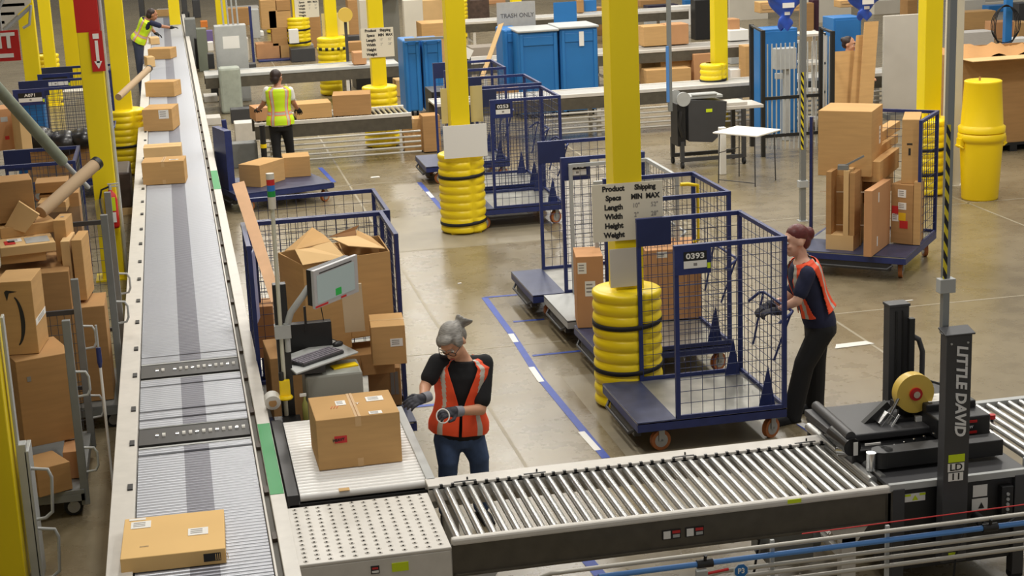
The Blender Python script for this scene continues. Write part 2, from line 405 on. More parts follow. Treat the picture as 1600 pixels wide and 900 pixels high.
# left row
cx_ = atY(40, 900, 10.9).x-.17
column(cx_, 11.07, 'big yellow steel column cut by the lower left corner of the photo', s=.34, plate=False)
t = column(-.94, 20.1, 'yellow steel column with red top band and arrow sign beside the long conveyor', s=.26)
b = MB(); b.box((0, 0, 4.48), (.266, .266, 3.0)); b.build('red_band', REDP, t)
t2 = thing('arrow_sign', 'narrow red sign with white down arrow on the red topped yellow column', 'sign', (-.86, 19.955, 2.52))
b = MB(); b.bx(-.075, .075, -.006, 0, 0, .47); b.build('plate', REDP, t2)
b = MB(); b.bx(-.018, .018, -.01, -.006, .1, .36); b.poly([(-.045, -.006, .12), (0, -.006, .03), (.045, -.006, .12)], .004); b.bx(-.035, .035, -.01, -.006, .38, .44); b.build('arrow', LABEL, t2)
column(-.86, 27.6, 'yellow steel column behind the red topped one, beside the reaching man', s=.28)
guard(-.86, 27.6, 'ribbed yellow column guard left of the far part of the long conveyor', straps=(.45,), r=.33)
column(-2.26, 28.0, 'yellow steel column at the left under the metal stairs')
column(-1.72, 30.0, 'yellow steel column between stairs column and red topped column')
column(-2.6, 37.0, 'distant yellow steel column behind the columns by the stairs')
guard(-2.75, 37.6, 'distant yellow column guard behind the blue cage cart on the left', straps=(.45,))
column(.15, 47, 'distant yellow column beside the far end of the long conveyor', s=.3)
column(1.35, 44, 'distant yellow column behind the grey electrical cabinet', s=.3)
# panel, conduit on the lower-left column
t = thing('guard_rail_post', 'grey channel post with welded loop handles beside the lower left yellow column', 'post', (cx_+.24, 11.1, 0))
b = MB(); b.bx(-.05, .015, -.05, .05, 0, 1.0); b.bx(-.05, -.03, -.05, .05, 1.0, 1.9); b.bx(.0, .03, -.05, .2, 0, .95); b.build('channel', GREYL, t, bevel=.004)
for z0 in (-.0, .44):
    b = MB(); b.tube([(0, -.02, z0), (.09, -.03, z0+.01), (.14, -.03, z0+.05), (.16, -.03, z0+.3), (.14, -.03, z0+.36), (0, -.02, z0+.38)], .012); b.build('loop_handle', GREYL, t)
t = thing('wall_box', 'grey green label box fixed low on the lower left yellow column', 'box', (cx_-.1, 10.9, .38))
b = MB(); b.bx(-.05, .06, -.02, 0, 0, .2); b.build('box', mat('orange_paint', (224, 148, 20), .5), t); b = MB(); b.bx(-.04, .035, -.024, -.02, .03, .17); b.build('face', GREYP, t)
# fire extinguisher on the red topped column
e = atY(174, 318, 19.85)
t = thing('fire_extinguisher', 'red fire extinguisher with yellow tag on the red topped column', 'fire extinguisher', (e.x, 19.88, e.z-.3))
b = MB(); b.lathe([(.0, 0), (.065, .0), (.075, .03), (.075, .34), (.06, .4), (.03, .44), (.02, .46)], seg=16); b.build('cylinder', REDP, t)
b = MB(); b.cyl((0, 0, .45), (0, 0, .52), .02); b.box((.04, 0, .53), (.13, .02, .015)); b.box((.04, 0, .5), (.11, .02, .012)); b.build('valve', GREYL, t)
b = MB(); b.tube([(-.01, -.01, .5), (-.1, -.02, .47), (-.13, -.03, .35), (-.12, -.03, .2), (-.09, -.03, .12)], .012); b.build('hose', BLACKR, t)
b = MB(); b.box((0, -.082, .3), (.1, .006, .16)); b.build('inspection_tag', LIMEL, t)
b = MB(); b.box((0, -.08, .14), (.09, .006, .12)); b.build('instruction_label', LABEL, t)
# conduit beside the red topped column
for k, dx in enumerate((.155, )):
    b = MB(); b.cyl((-.94+dx, 20.1, 0), (-.94+dx, 20.1, 7), .022, seg=10); tag(b.build('conduit', GREYL), ['grey conduit rising tight against the right side of the red topped column', 'outer grey conduit beside the red topped column'][k], 'conduit')

# signs hung on columns
SPEC = [('Product', 'Shipping'), ('Specs', 'MIN  MAX'), ('Length', ''), ('Width', ''), ('Height', ''), ('Weight', '')]
def specs(x, y, z0, wd, ht, lab, rz=0, big=True):
    t = thing('specs_sign', lab, 'sign', (x, y, z0), rz)
    b = MB(); b.bx(-wd/2, wd/2, -.008, 0, 0, ht); b.build('sheet', mat('specs_sheet', (226, 218, 196), .55), t)
    dz = ht/6.2
    for i, (a, c) in enumerate(SPEC):
        z = ht-dz*(i+.55)
        text(a, dz*.78, t, FRONT(-wd*.2, -.009, z), PRINT, bold=.003, xs=.95)
        if c: text(c, dz*.76, t, FRONT(wd*.25, -.009, z+.0), PRINT, bold=.003, xs=.9)
    for i, s_ in enumerate(('10"', '52"', '2"', '28"')):
        text(s_, dz*.7, t, FRONT(wd*(.12 if i % 2 == 0 else .38), -.009, ht-dz*(2.5+(i//2))), PRINTG, xs=.85)
    return t
specs(3.69, 13.355, 1.51, .62, .5, 'cream sign listing product shipping specs on the nearest yellow column', rz=-.03)
specs(3.45, 28.26, 1.56, .56, .5, 'cream shipping specs sign on the column behind the man in yellow vest')
specs(3.49, 43.15, 1.05, .62, .52, 'farthest white shipping specs sheet at the top of the photo')
def board(x0, y0, x1, y1, Y, lab, mt, nm='board', th=.01):
    p = atY((x0+x1)/2, (y0+y1)/2, Y); a = atY(x0, (y0+y1)/2, Y); c = atY(x1, (y0+y1)/2, Y); u_ = atY((x0+x1)/2, y0, Y); d_ = atY((x0+x1)/2, y1, Y)
    w_ = c.x-a.x; h_ = u_.z-d_.z
    b = MB(); b.bx(-w_/2, w_/2, -th, 0, -h_/2, h_/2); o = b.build(nm, mt, None, loc=(p.x, Y, p.z)); tag(o, lab, 'board'); return o
CREAM = mat('cream_board', (228, 214, 160), .6)
board(689, 138, 706, 193, 21.15, 'narrow cream board sticking out left behind the middle yellow column', CREAM)
board(735, 134, 754, 190, 21.2, 'cream board sticking out right behind the middle yellow column', mat('cream_board_dim', (196, 182, 132), .6))
board(693, 195, 761, 246, 20.72, 'blank white sheet hung low on the middle yellow column', LABEL, 'white_sheet')
board(503, 20, 545, 55, 35.9, 'pale yellow board behind the column with the striped guard', CREAM)
b = MB(); b.bx(-.12, .12, -.008, 0, 0, .34); tag(b.build('paper_sleeve', WHITE2, None, loc=(3.64, 13.35, 1.1)), 'crumpled white paper taped under the specs sign on nearest column', 'paper')

# ---------------------------------------------------------------- long roller conveyor
ROLLX0, ROLLX1, CZ = -.49, .305, .75
t = thing('long_conveyor', 'long grey roller conveyor running from the lower left into the distance', 'conveyor', (-.1, 8.2, 0))
def LC(b, nm, mt, **k):
    o = b.build(nm, mt, t, **k)
    for q in (b.pieces or [o]): q.location = (.1, -8.2, 0)
    return o
b = MB(); b.bx(-.655, -.50, 8.0, 50, CZ-.03, CZ+.015); b.bx(-.655, -.64, 8.0, 50, CZ-.26, CZ-.03); b.bx(-.505, -.498, 8.0, 50, CZ-.2, CZ-.02); LC(b, 'left_rail', WHITEP, bevel=.004)
b = MB(); b.bx(.36, .455, 8.0, 50, CZ+.0, CZ+.035); b.bx(.44, .455, 8.0, 50, CZ-.26, CZ+.03); b.bx(.31, .325, 8.0, 50, CZ-.2, CZ+.012); LC(b, 'right_rail', WHITEP, bevel=.004)
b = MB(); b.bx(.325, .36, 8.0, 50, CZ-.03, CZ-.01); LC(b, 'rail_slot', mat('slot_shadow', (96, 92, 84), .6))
b = MB(); b.bx(-.5, .31, 8.0, 50, CZ-.2, CZ-.06); LC(b, 'drive_pan', mat('drive_pan_grey', (78, 78, 82), .6))
for k in range(34):                      # sensor pads and clips on the rails
    y = 9.82+k*.425*2 if k % 2 == 0 else 9.82+(k-1)*.425*2+.8
    if y > 30: continue
    b = MB(); b.box((-.535, y, CZ+.02), (.035, .1, .012)); LC(b, 'rail_pad', BLACK)
    b = MB(); b.box((.345, y-.3, CZ+.0), (.03, .12, .03)); LC(b, 'rail_clip', mat('clip_brown', (70, 56, 44), .5))
rb = MB(); rb.cyl((ROLLX0, 0, 0), (ROLLX1, 0, 0), .0235, seg=14)
skips = [(11.45, 11.95), (13.12, 13.62)]
gaps = [11.28, 12.12, 12.3, 12.97, 13.78]
ys = []; y = 8.5
while y < 49.5:
    if not any(a < y < c for a, c in skips) and not any(abs(y-g) < .024 for g in gaps): ys.append(y)
    y += .05
proto = None
for y in ys[:100]:
    if proto is None: proto = rb.build('roller', FINEROLL, t); proto.location = (.1, y-8.2, CZ-.0235)
    else: copy_part(proto, t, (.1, y-8.2, CZ-.0235))
b = MB()
for y in ys[100:]: b.cyl((ROLLX0, y, CZ-.0235), (ROLLX1, y, CZ-.0235), .0235, seg=8)
o = LC(b, 'roller', FINEROLL); o['kind'] = 'stuff'
for (a, c) in skips:                      # two transfer strips of little wheels
    b = MB(); b.bx(ROLLX0, ROLLX1, a+.08, c-.08, CZ-.05, CZ-.008); s_ = LC(b, 'transfer_strip', mat('strip_black', (52, 50, 48), .5))
    for k in range(14):
        if k in (2,): continue
        b = MB(); b.cyl((-.012, 0, 0), (.012, 0, 0), .022, seg=12); o = b.build('wheel', LABEL if k % 3 else CHROME, s_); o.location = (-.36+k*.048, a+.25, CZ-.01)
    for yy in (a+.02, c-.02):
        b = MB(); b.bx(ROLLX0, ROLLX1, yy-.016, yy+.016, CZ-.03, CZ-.012); LC(b, 'cross_bar', GREYL)
for yy in (10.3, 13.0, 16.5, 20, 24, 28, 33, 38, 43, 48):
    for xx in (-.6, .4):
        b = MB(); b.bx(xx-.03, xx+.03, yy-.04, yy+.04, 0, CZ-.2); b.bx(xx-.06, xx+.06, yy-.07, yy+.07, 0, .012); LC(b, 'leg', WHITEP)
b = MB(); b.bx(.362, .452, 10.15, 11.6, CZ+.034, CZ+.038); LC(b, 'green_tape', GREEN)
b = MB(); b.bx(.362, .452, 21.2, 22.6, CZ+.034, CZ+.038); LC(b, 'green_tape', GREEN)
# dark tunnel housing at the far end
t = thing('conveyor_tunnel', 'dark scanner tunnel at the far end of the long conveyor', 'tunnel', (-.1, 50.5, 0))
b = MB(); b.bx(-.75, -.6, -.3, 1.2, 0, 2.0); b.bx(.5, .65, -.3, 1.2, 0, 2.0); b.bx(-.75, .65, -.3, 1.2, 1.4, 2.0); b.build('housing', CHAR, t)

# ---------------------------------------------------------------- ball transfer table
t = thing('ball_transfer_table', 'off white perforated ball transfer table at the corner of the conveyors', 'table', (.9, 9.5, 0))
x0, x1, y0, y1 = -.46, .465, -.45, .47
b = MB(); b.bx(x0, x1, y0, y1, CZ-.02, CZ); b.bx(x0, x1, y0, y0+.012, CZ-.2, CZ-.02); b.bx(x0, x0+.012, y0, y1, CZ-.2, CZ-.02); b.bx(x1-.012, x1, y0, y1, CZ-.2, CZ-.02); b.bx(x0, x1, y1-.012, y1, CZ-.2, CZ-.02); b.build('top', WHITEP, t, bevel=.006)
spots = [(x0+.06+i*.0735, y0+.04+j*.064+(.02 if i % 2 else 0)) for j in range(14) for i in range(12)]
bp = MB(); bp.lathe([(.0165, 0), (.0165, .0012), (.009, .0014)], seg=12, mi=0); bp.ball((0, 0, .001), (.0075, .0075, .006), 10, 6, mi=1)
proto = None
for sx_, sy_ in spots[:100]:
    if proto is None: proto = bp.build('ball_transfer', [mat('ball_ring', (196, 190, 180), .4), mat('ball_steel_dark', (70, 68, 64), .25, metal=.8)], t); proto.location = (sx_, sy_, CZ)
    else: copy_part(proto, t, (sx_, sy_, CZ))
b = MB()
for sx_, sy_ in spots[100:]:
    b.lathe([(.0165, 0), (.0165, .0012), (.009, .0014)], (sx_, sy_, CZ), seg=10); b.ball((sx_, sy_, CZ+.001), (.0075, .0075, .006), 8, 5, mi=1)
o = b.build('ball_transfer', [_M['ball_ring'], _M['ball_steel_dark']], t); o['kind'] = 'stuff'
b = MB(); b.box((.15, y0-.003, CZ-.085), (.1, .004, .055)); b.build('lime_sticker', LIMEL, t)
b = MB(); b.box((-.0, y0-.003, CZ-.085), (.05, .004, .05)); o = b.build('warning_sticker', PRINT, t); c = MB(); c.box((.0, y0-.006, CZ-.075), (.035, .002, .012)); c.build('red_mark', REDL, o); c = MB(); c.box((.0, y0-.006, CZ-.096), (.04, .002, .014)); c.build('white_mark', LABEL, o)
for xx in (x0+.07, x1-.07):
    b = MB(); b.bx(xx-.02, xx+.02, y0+.02, y0+.06, 0, CZ-.2); b.bx(xx-.02, xx+.02, y1-.06, y1-.02, 0, CZ-.2); b.build('leg_frame', WHITEP, t)

# ---------------------------------------------------------------- roller conveyor to the sealer
t = thing('roller_conveyor', 'open chrome roller conveyor with white rails feeding the black case sealer', 'conveyor', (2.78, 9.65, 0))
X0, X1, Y0, Y1 = -1.4, 1.42, -.52, .54
b = MB(); b.bx(X0, X1, Y1-.15, Y1, CZ-.02, CZ+.012); b.bx(X0, X1, Y1-.15, Y1-.138, CZ-.1, CZ); b.bx(X0, X1, Y1-.012, Y1, CZ-.2, CZ); b.build('back_rail', WHITEP, t, bevel=.005)
b = MB(); b.bx(X0, X1+.02, Y0, Y0+.055, CZ-.035, CZ+.012); b.build('front_rail', WHITEP, t, bevel=.014)
b = MB(); b.bx(X0, X1-.02, Y0+.02, Y0+.045, CZ-.23, CZ-.035); b.bx(X0, X1-.02, Y0, Y0+.045, CZ-.235, CZ-.222); b.build('front_beam', BEAM, t)
n = 37; rr = MB(); rr.cyl((0, Y0+.06, 0), (0, Y1-.145, 0), .0235, seg=16); rr.cyl((0, Y1-.16, 0), (0, Y1-.142, 0), .012, seg=8, mi=1); proto = None
for k in range(n):
    x = X0+.05+k*(X1-X0-.1)/(n-1)
    if proto is None: proto = rr.build('roller', [ROLLM, BLACK], t); proto.location = (x, 0, CZ-.024)
    else: copy_part(proto, t, (x, 0, CZ-.024))
for k in range(n-1):
    x = X0+.05+(k+.5)*(X1-X0-.1)/(n-1)
    b = MB(); b.box((x, Y1-.142, CZ+.004), (.02, .02, .02)); b.build('axle_clip', BLACK, t)
for xx in (-1.15, -.68, .35, 1.22):
    b = MB(); b.box((xx, Y1-.128, CZ+.014), (.15, .012, .004)); b.cyl((xx+.02, Y1-.1, CZ+.012), (xx+.02, Y1-.1, CZ+.03), .006, seg=8); b.build('sensor_slot', BLACK, t)
for xx in (-.02, .13):
    b = MB(); b.box((xx, Y0+.017, CZ-.135), (.12, .006, .062)); p_ = b.build('warning_sticker', PRINT, t)
    c = MB(); c.box((xx-.03, Y0+.0125, CZ-.135), (.045, .003, .05)); c.build('white_panel', LABEL, p_)
    c = MB(); c.box((xx+.03, Y0+.0125, CZ-.12), (.05, .003, .018)); c.build('red_mark', REDL, p_); c = MB(); c.box((xx+.03, Y0+.0125, CZ-.147), (.044, .003, .02)); c.build('grey_mark', GREYL, p_)
b = MB(); b.box((.78, Y0-.002, CZ-.005), (.09, .004, .026)); b.build('lime_sticker', LIMEL, t)
for xx in (-1.25, 1.16):
    b = MB(); b.poly([(xx-.14, Y0+.05, CZ-.235), (xx-.05, Y0+.05, CZ-.36), (xx+.05, Y0+.05, CZ-.36), (xx+.14, Y0+.05, CZ-.235)], .02); b.bx(xx-.05, xx+.05, Y0+.03, Y0+.1, 0, CZ-.3); b.bx(xx-.05, xx+.05, Y1-.1, Y1-.03, 0, CZ-.15); b.bx(xx-.02, xx+.02, Y0+.1, Y1-.1, .25, .3); b.build('leg', WHITEP, t, bevel=.004)
b = MB(); b.bx(.72, 1.02, -.25, .12, .18, .42); b.cyl((.68, -.1, .3), (1.1, -.1, .3), .08, seg=16); b.build('drive_motor', GREYP, t, bevel=.01)
b = MB(); b.tube([(.5, -.3, .5), (.62, -.32, .42), (.58, -.33, .2), (.66, -.33, .02), (.95, -.33, .015)], .009); b.build('cable', BLACKR, t)

# ---------------------------------------------------------------- white lift table with its rollers
t = thing('infeed_conveyor', 'white slatted infeed conveyor carrying the big taped carton', 'conveyor', (.93, 10.75, 0))
X0, X1, Y0, Y1 = -.45, .46, -.58, 1.0
b = MB(); b.bx(X0, X1+.02, Y0, Y1, CZ-.22, CZ-.06); b.build('frame', BLACK, t, bevel=.004)
b = MB(); b.bx(X1+.0, X1+.06, Y0-.0, Y1, CZ-.2, CZ+.012); b.build('right_rail', GREYL, t, bevel=.003)
b = MB(); b.bx(X0-.01, X0+.065, Y0, Y1, CZ-.2, CZ+.005); b.build('left_rail', CHAR, t, bevel=.003)
WHITEROLL = mat('white_roller', (238, 236, 232), .3)
rr = MB(); rr.cyl((X0+.075, 0, 0), (X1-.0, 0, 0), .027, seg=16); proto = None
for k in range(27):
    y = Y0+.03+k*.057
    if proto is None: proto = rr.build('roller', WHITEROLL, t); proto.location = (0, y, CZ-.027)
    else: copy_part(proto, t, (0, y, CZ-.027))
b = MB(); b.bx(-.12, -.05, Y0-.002, Y0+.05, CZ-.003, CZ+.001); b.build('brown_mark', CARD3, t)
for xx in (X0+.06, X1-.06):
    for yy in (Y0+.1, Y1-.1):
        b = MB(); b.bx(xx-.025, xx+.025, yy-.025, yy+.025, 0, CZ-.2); b.build('leg', BLACK, t)
# ---------------------------------------------------------------- cage carts
def caster(t, x, y, a=0, tread=CASTER, r=.085):
    b = MB(); b.box((0, 0, .2), (.1, .08, .012)); b.box((-.0, -.032, .14), (.05, .006, .12)); b.box((0, .032, .14), (.05, .006, .12)); b.cyl((0, -.035, r), (0, .035, r), .014, seg=8)
    c = b.build('caster', GREYL, t); c.location = (x, y, 0); c.rotation_euler = (0, 0, a)
    w_ = MB(); w_.cyl((0, -.022, r), (0, .022, r), r, seg=20); w_.cyl((0, -.024, r), (0, .024, r), r*.68, seg=16, mi=1); w_.build('wheel', [tread, HUBM], c); return c
def wires(b, o, ux, uz, W, H, n, m, r=.0028):        # a grid of thin bars in one panel
    o = Vector(o); ux = Vector(ux); uz = Vector(uz)
    for i in range(1, n): b.cyl(o+ux*(W*i/n), o+ux*(W*i/n)+uz*H, r, seg=5)
    for j in range(1, m): b.cyl(o+uz*(H*j/m), o+uz*(H*j/m)+ux*W, r, seg=5)
def cart(P, Q, W, label, num=None, cage=.92, H=1.72, group=None, fr=NAVY, wr=WIRE, panels='FBE', plates='FB', dk=None, handle=True, tread=CASTER, plate_w=.3, cat='cage cart', lime=True, nm='cage_cart'):
    P = Vector(P+(0,)); Q = Vector(Q+(0,)); d = Q-P; Ln = d.length; rz = atan2(d.y, d.x); yv = Vector((-sin(rz), cos(rz), 0)); c = (P+Q)/2+yv*W/2
    t = thing(nm, label, cat, (c.x, c.y, 0), rz, group)
    x0, x1, y0, y1 = -Ln/2, Ln/2, -W/2, W/2; xc = x1-cage; zd = .28
    b = MB(); b.bx(x0, x1, y0, y1, zd-.012, zd-.002); k = b.build('deck', dk or DECKM, t)
    b = MB(); b.bx(x0, xc, y0+.002, y1-.002, zd-.0, zd+.006); b.build('tongue_plate', mat('tongue_plate', (66, 72, 100), .4, metal=.3, noise=.15) if fr is NAVY else GREYL, t, bevel=.002)
    b = MB()
    for yy in (y0, y1-.03): b.bx(x0, x1, yy, yy+.03, zd-.08, zd)
    for xx in (x0, x1-.03, xc): b.bx(xx, xx+.03, y0+.03, y1-.03, zd-.08, zd-.012)
    b.build('deck_frame', fr, t, bevel=.003)
    b = MB(); b.bx(x0+.02, x0+.08, y0+.18, y1-.18, zd-.17, zd-.08); b.tube([(x0+.02, y0+.15, zd-.1), (x0-.02, y0+.2, zd-.14), (x0-.02, y1-.2, zd-.14), (x0+.02, y1-.15, zd-.1)], .014); b.build('hitch_bar', CHAR, t)
    for cx, cy, a in ((x0+.22, y0+.11, .15), (x0+.22, y1-.11, .1), (x1-.1, y0+.11, .5), (x1-.1, y1-.11, .3)): caster(t, cx, cy, a, tread)
    if cage:
        for xx, yy in ((xc, y0), (xc, y1-.035), (x1-.035, y0), (x1-.035, y1-.035)):
            b = MB(); b.bx(xx, xx+.035, yy, yy+.035, zd, H-.004); b.build('post', fr, t)
        for key, yy in (('F', y0), ('B', y1-.03)):
            if key not in panels: continue
            b = MB(); b.bx(xc-.001, x1+.001, yy-.001, yy+.036, H-.036, H); b.bx(xc, x1, yy+.004, yy+.025, zd+.001, zd+.03); b.build('rail', fr, t)
            b = MB(); wires(b, (xc+.03, yy+.015, zd+.03), (1, 0, 0), (0, 0, 1), cage-.065, H-zd-.06, max(3, int(cage/.095)), int((H-zd)/.1)); b.build('wire_panel', wr, t)
        if 'E' in panels:
            b = MB(); b.bx(x1-.034, x1-.0, y0+.035, y1-.035, H-.036, H-.001); b.bx(x1-.03, x1-.005, y0+.03, y1-.03, zd+.001, zd+.03); b.build('rail', fr, t)
            b = MB(); wires(b, (x1-.015, y0+.03, zd+.03), (0, 1, 0), (0, 0, 1), W-.06, H-zd-.06, int(W/.1), int((H-zd)/.1)); b.build('wire_panel', wr, t)
    pz = .24
    if 'B' in plates:
        b = MB(); b.bx(xc+.0, xc+plate_w, y1-.04, y1-.034, H-pz, H-.0); b.build('plain_plate', NAVYD, t)
    if 'F' in plates:
        b = MB(); b.bx(xc+.0, xc+plate_w, y0-.006, y0, H-pz, H-.0); f = b.build('number_plate', NAVYD if fr is not NAVY else NAVY, t)
        b = MB(); b.bx(xc+.075, xc+plate_w-.035, y0-.009, y0-.006, H-.13, H-.055); b.build('black_label', BLACK, f)
        b = MB(); b.bx(xc+.075, xc+plate_w-.035, y0-.009, y0-.006, H-.19, H-.13); w2 = b.build('white_label', LABEL, f)
        b = MB(); b.box((xc+plate_w/2+.02, y0-.0095, H-.16), (.03, .001, .022)); b.build('printed_code', PRINTG, w2)
        if num: text(num, .062, f, FRONT(xc+plate_w/2+.02, y0-.0105, H-.093), LABEL, bold=.0015, xs=1.25)
        if lime: b = MB(); b.bx(xc+plate_w-.03, xc+plate_w-.004, y0-.009, y0-.006, H-.2, H-.155); b.build('lime_sticker', LIMEL, f)
    if handle:
        b = MB(); b.tube([(x1, y0+.18, .95), (x1+.1, y0+.18, 1.02), (x1+.13, y0+.22, 1.03), (x1+.13, y1-.22, 1.03), (x1+.1, y1-.18, 1.02), (x1, y1-.18, .95)], .013); b.tube([(x1, y0+.3, .6), (x1+.12, y0+.22, 1.02)], .01); b.tube([(x1, y1-.3, .6), (x1+.12, y1-.22, 1.02)], .01); b.build('push_handle', fr, t)
        for yy in (y0+.12, y1-.12):
            b = MB(); b.poly([(x1-.2, yy, zd), (x1-.06, yy, zd), (x1-.12, yy, zd+.34)], .008); b.build('gusset', fr, t)
    return t
GC = 'navy cage carts parked in the row by the yellow columns'
c0393 = cart((3.39, 12.12), (4.66, 12.12), 1.1, 'empty navy cage cart number 0393 pushed by the bending woman', '0393', cage=.94, group=GC)
cart((3.6, 14.02), (4.85, 14.02), 1.08, 'navy cage cart right behind cart 0393, loaded with brown cartons', None, cage=.92, group=GC, plates='')
greyc = cart((3.58, 15.28), (4.75, 15.28), 1.05, 'grey wire cage cart between the nearest loaded navy cart and cart 0443', None, cage=.86, H=1.66, group=GC, fr=GREYL, wr=GREYWIRE, plates='', tread=CASTRED, dk=GREYP)
cart((3.47, 16.36), (4.72, 16.36), 1.12, 'navy cage cart number 0443 with plain navy plate at its back', '0443', cage=.9, group=GC, lime=False)
cart((3.62, 20.95), (4.92, 20.95), 1.1, 'navy cage cart number 0253 right of the middle yellow column guard', '0253', cage=.95, group=GC, lime=False)
cart((3.65, 22.35), (4.98, 22.35), 1.1, 'navy cage cart directly behind cart 0253', None, cage=.95, group=GC)
cart((3.6, 24.4), (4.9, 24.4), 1.1, 'farthest navy cage cart of the row, in front of the roller conveyor', None, cage=.95, group=GC, plates='B')
cart((1.69, 12.75), (1.69, 14.22), 1.24, 'navy cage cart heaped with large open cartons behind the computer stand', None, cage=.98, H=1.76, plates='', handle=False)
cart((.5, 14.42), (1.78, 14.42), 1.1, 'empty navy cage cart behind the cart heaped with cartons', None, cage=1.24, H=1.72, panels='FBE', plates='', handle=False)
flat = cart((.69, 23.36), (2.12, 23.74), 1.3, 'low navy flat cart without cage carrying two small cartons', None, cage=0, plates='', handle=False, cat='flat cart', dk=NAVY, nm='flat_cart')
b = MB(); b.bx(-.72, -.62, -.3, .3, .28, 1.15); b.build('folded_end', NAVY, flat)
cartR = cart((7.73, 16.5), (8.62, 17.58), 1.3, 'navy cage cart piled high with tall cartons right of the bending woman', None, cage=.79, H=1.72, plates='', panels='FE', handle=False)
cart((-2.4, 25.5), (-1.1, 25.5), 1.1, 'navy cage cart number A071 with dark load at the left behind the diagonal pipe', 'A071', cage=1.28, group=None, plate_w=.45)
cart((-2.2, 27.4), (-1.0, 27.4), 1.0, 'navy cage cart behind cart A071 at the left', None, cage=1.15, plate_w=.5)
ysl = MB(); ysl.tube([(0, 0, 0), (.05, 0, .02), (.05, 0, .55), (-.05, 0, .57), (-.12, 0, .57)], .018); tag(ysl.build('hooked_tube', YBARREL, None, loc=(4.72, 14.75, 1.1)), 'curved yellow tube inside the loaded cart behind cart 0393', 'tube')

# ---------------------------------------------------------------- cartons
def carton(loc, size, rz, label, cat='box', group=None, mt=CARD, tape='x', labels=(), rot=None, small=False, tapem=None):
    w_, d_, h_ = size; t = thing('cardboard_box', label, cat, loc, rz, group)
    if rot: t.rotation_euler = rot
    b = MB(); b.bx(-w_/2, w_/2, -d_/2, d_/2, 0, h_); b.build('carton_body', mt, t, bevel=.004)
    tm = tapem or TAPEM; e = .0012; hw = .02
    if tape == 'x':
        b = MB(); b.bx(-w_/2-e, w_/2+e, -hw, hw, h_-.002, h_+e); b.bx(-w_/2-e, -w_/2, -hw, hw, h_-.07, h_); b.bx(w_/2, w_/2+e, -hw, hw, h_-.07, h_); b.build('tape', tm, t)
    if tape == 'y':
        b = MB(); b.bx(-hw, hw, -d_/2-e, d_/2+e, h_-.002, h_+e); b.bx(-hw, hw, -d_/2-e, -d_/2, h_-.07, h_); b.bx(-hw, hw, d_/2, d_/2+e, h_-.07, h_); b.bx(-hw, hw, -d_/2-e, -d_/2, 0, .06); b.build('tape', tm, t); b = MB(); b.bx(-.0022, .0022, -d_/2, d_/2, h_, h_+e*1.8); b.build('lid_seam', CARDIN, t)
    for (face, u, v, a, c_, lm) in labels:       # face F/R/L/T, position as fractions, size in metres
        b = MB()
        if face == 'F': b.box(((u-.5)*w_, -d_/2-.0015, v*h_), (a, .002, c_))
        if face == 'R': b.box((w_/2+.0015, (u-.5)*d_, v*h_), (.002, a, c_))
        if face == 'L': b.box((-w_/2-.0015, (u-.5)*d_, v*h_), (.002, a, c_))
        if face == 'T': b.box(((u-.5)*w_, (v-.5)*d_, h_+.0022), (a, c_, .0015))
        o = b.build('label', lm, t); o.name = 'shipping_label' if lm is LABEL else 'printed_mark'
        if lm is LABEL and a*c_ > .004 and not small:
            g = MB()
            for k in range(3):
                q = c_*(.28-.24*k)
                if face == 'F': g.box(((u-.5)*w_-a*.08, -d_/2-.003, v*h_+q), (a*.6, .001, c_*.09))
                if face == 'R': g.box((w_/2+.003, (u-.5)*d_, v*h_+q), (.001, a*.6, c_*.09))
                if face == 'T': g.box(((u-.5)*w_-a*.08, (v-.5)*d_+q, h_+.0033), (a*.6, c_*.09, .001))
                if face == 'L': g.box((-w_/2-.003, (u-.5)*d_, v*h_+q), (.001, a*.6, c_*.09))
            g.build('barcode_print', PRINTG, o)
    return t
def cfit(bl, br, ytop, z, depth, label, hh=None, **k):      # front face corners as seen, on a surface at height z
    A = at(bl[0], bl[1], z); B = at(br[0], br[1], z); d = B-A; rz = atan2(d.y, d.x); h = hh or height_at(A, ytop)-z
    yv = Vector((-sin(rz), cos(rz), 0)); c = (A+B)/2+yv*depth/2
    t = carton((c.x, c.y, z+.001), (d.length, depth, h), rz, label, **k); 
    return t, z+h
big, zt = cfit((499, 736), (629, 721), 658, CZ+.002, .52, 'large taped brown carton with red sticker on the white slatted conveyor', tape='y', labels=[('F', .28, .58, .085, .05, REDL), ('T', .36, .62, .07, .1, LABEL), ('T', .78, .66, .12, .1, LABEL), ('T', .72, .08, .09, .06, LABEL)], tapem=TAPEM)
text('HEAVY', .026, big, frame((-.14, -.264, .205), (1, 0, .08), (0, 0, 1)), PRINT, bold=.001)
text('///', .07, big, frame((-.13, .02-.04, zt-CZ+.001), (1, 0, 0), (.3, 1, 0)), mat('red_crayon', (212, 120, 84), .8), name='crayon_mark')
text('T', .05, big, frame((.03, .0, zt-CZ+.003), (1, -.1, 0), (.1, 1, 0)), LABEL, name='tape_mark')
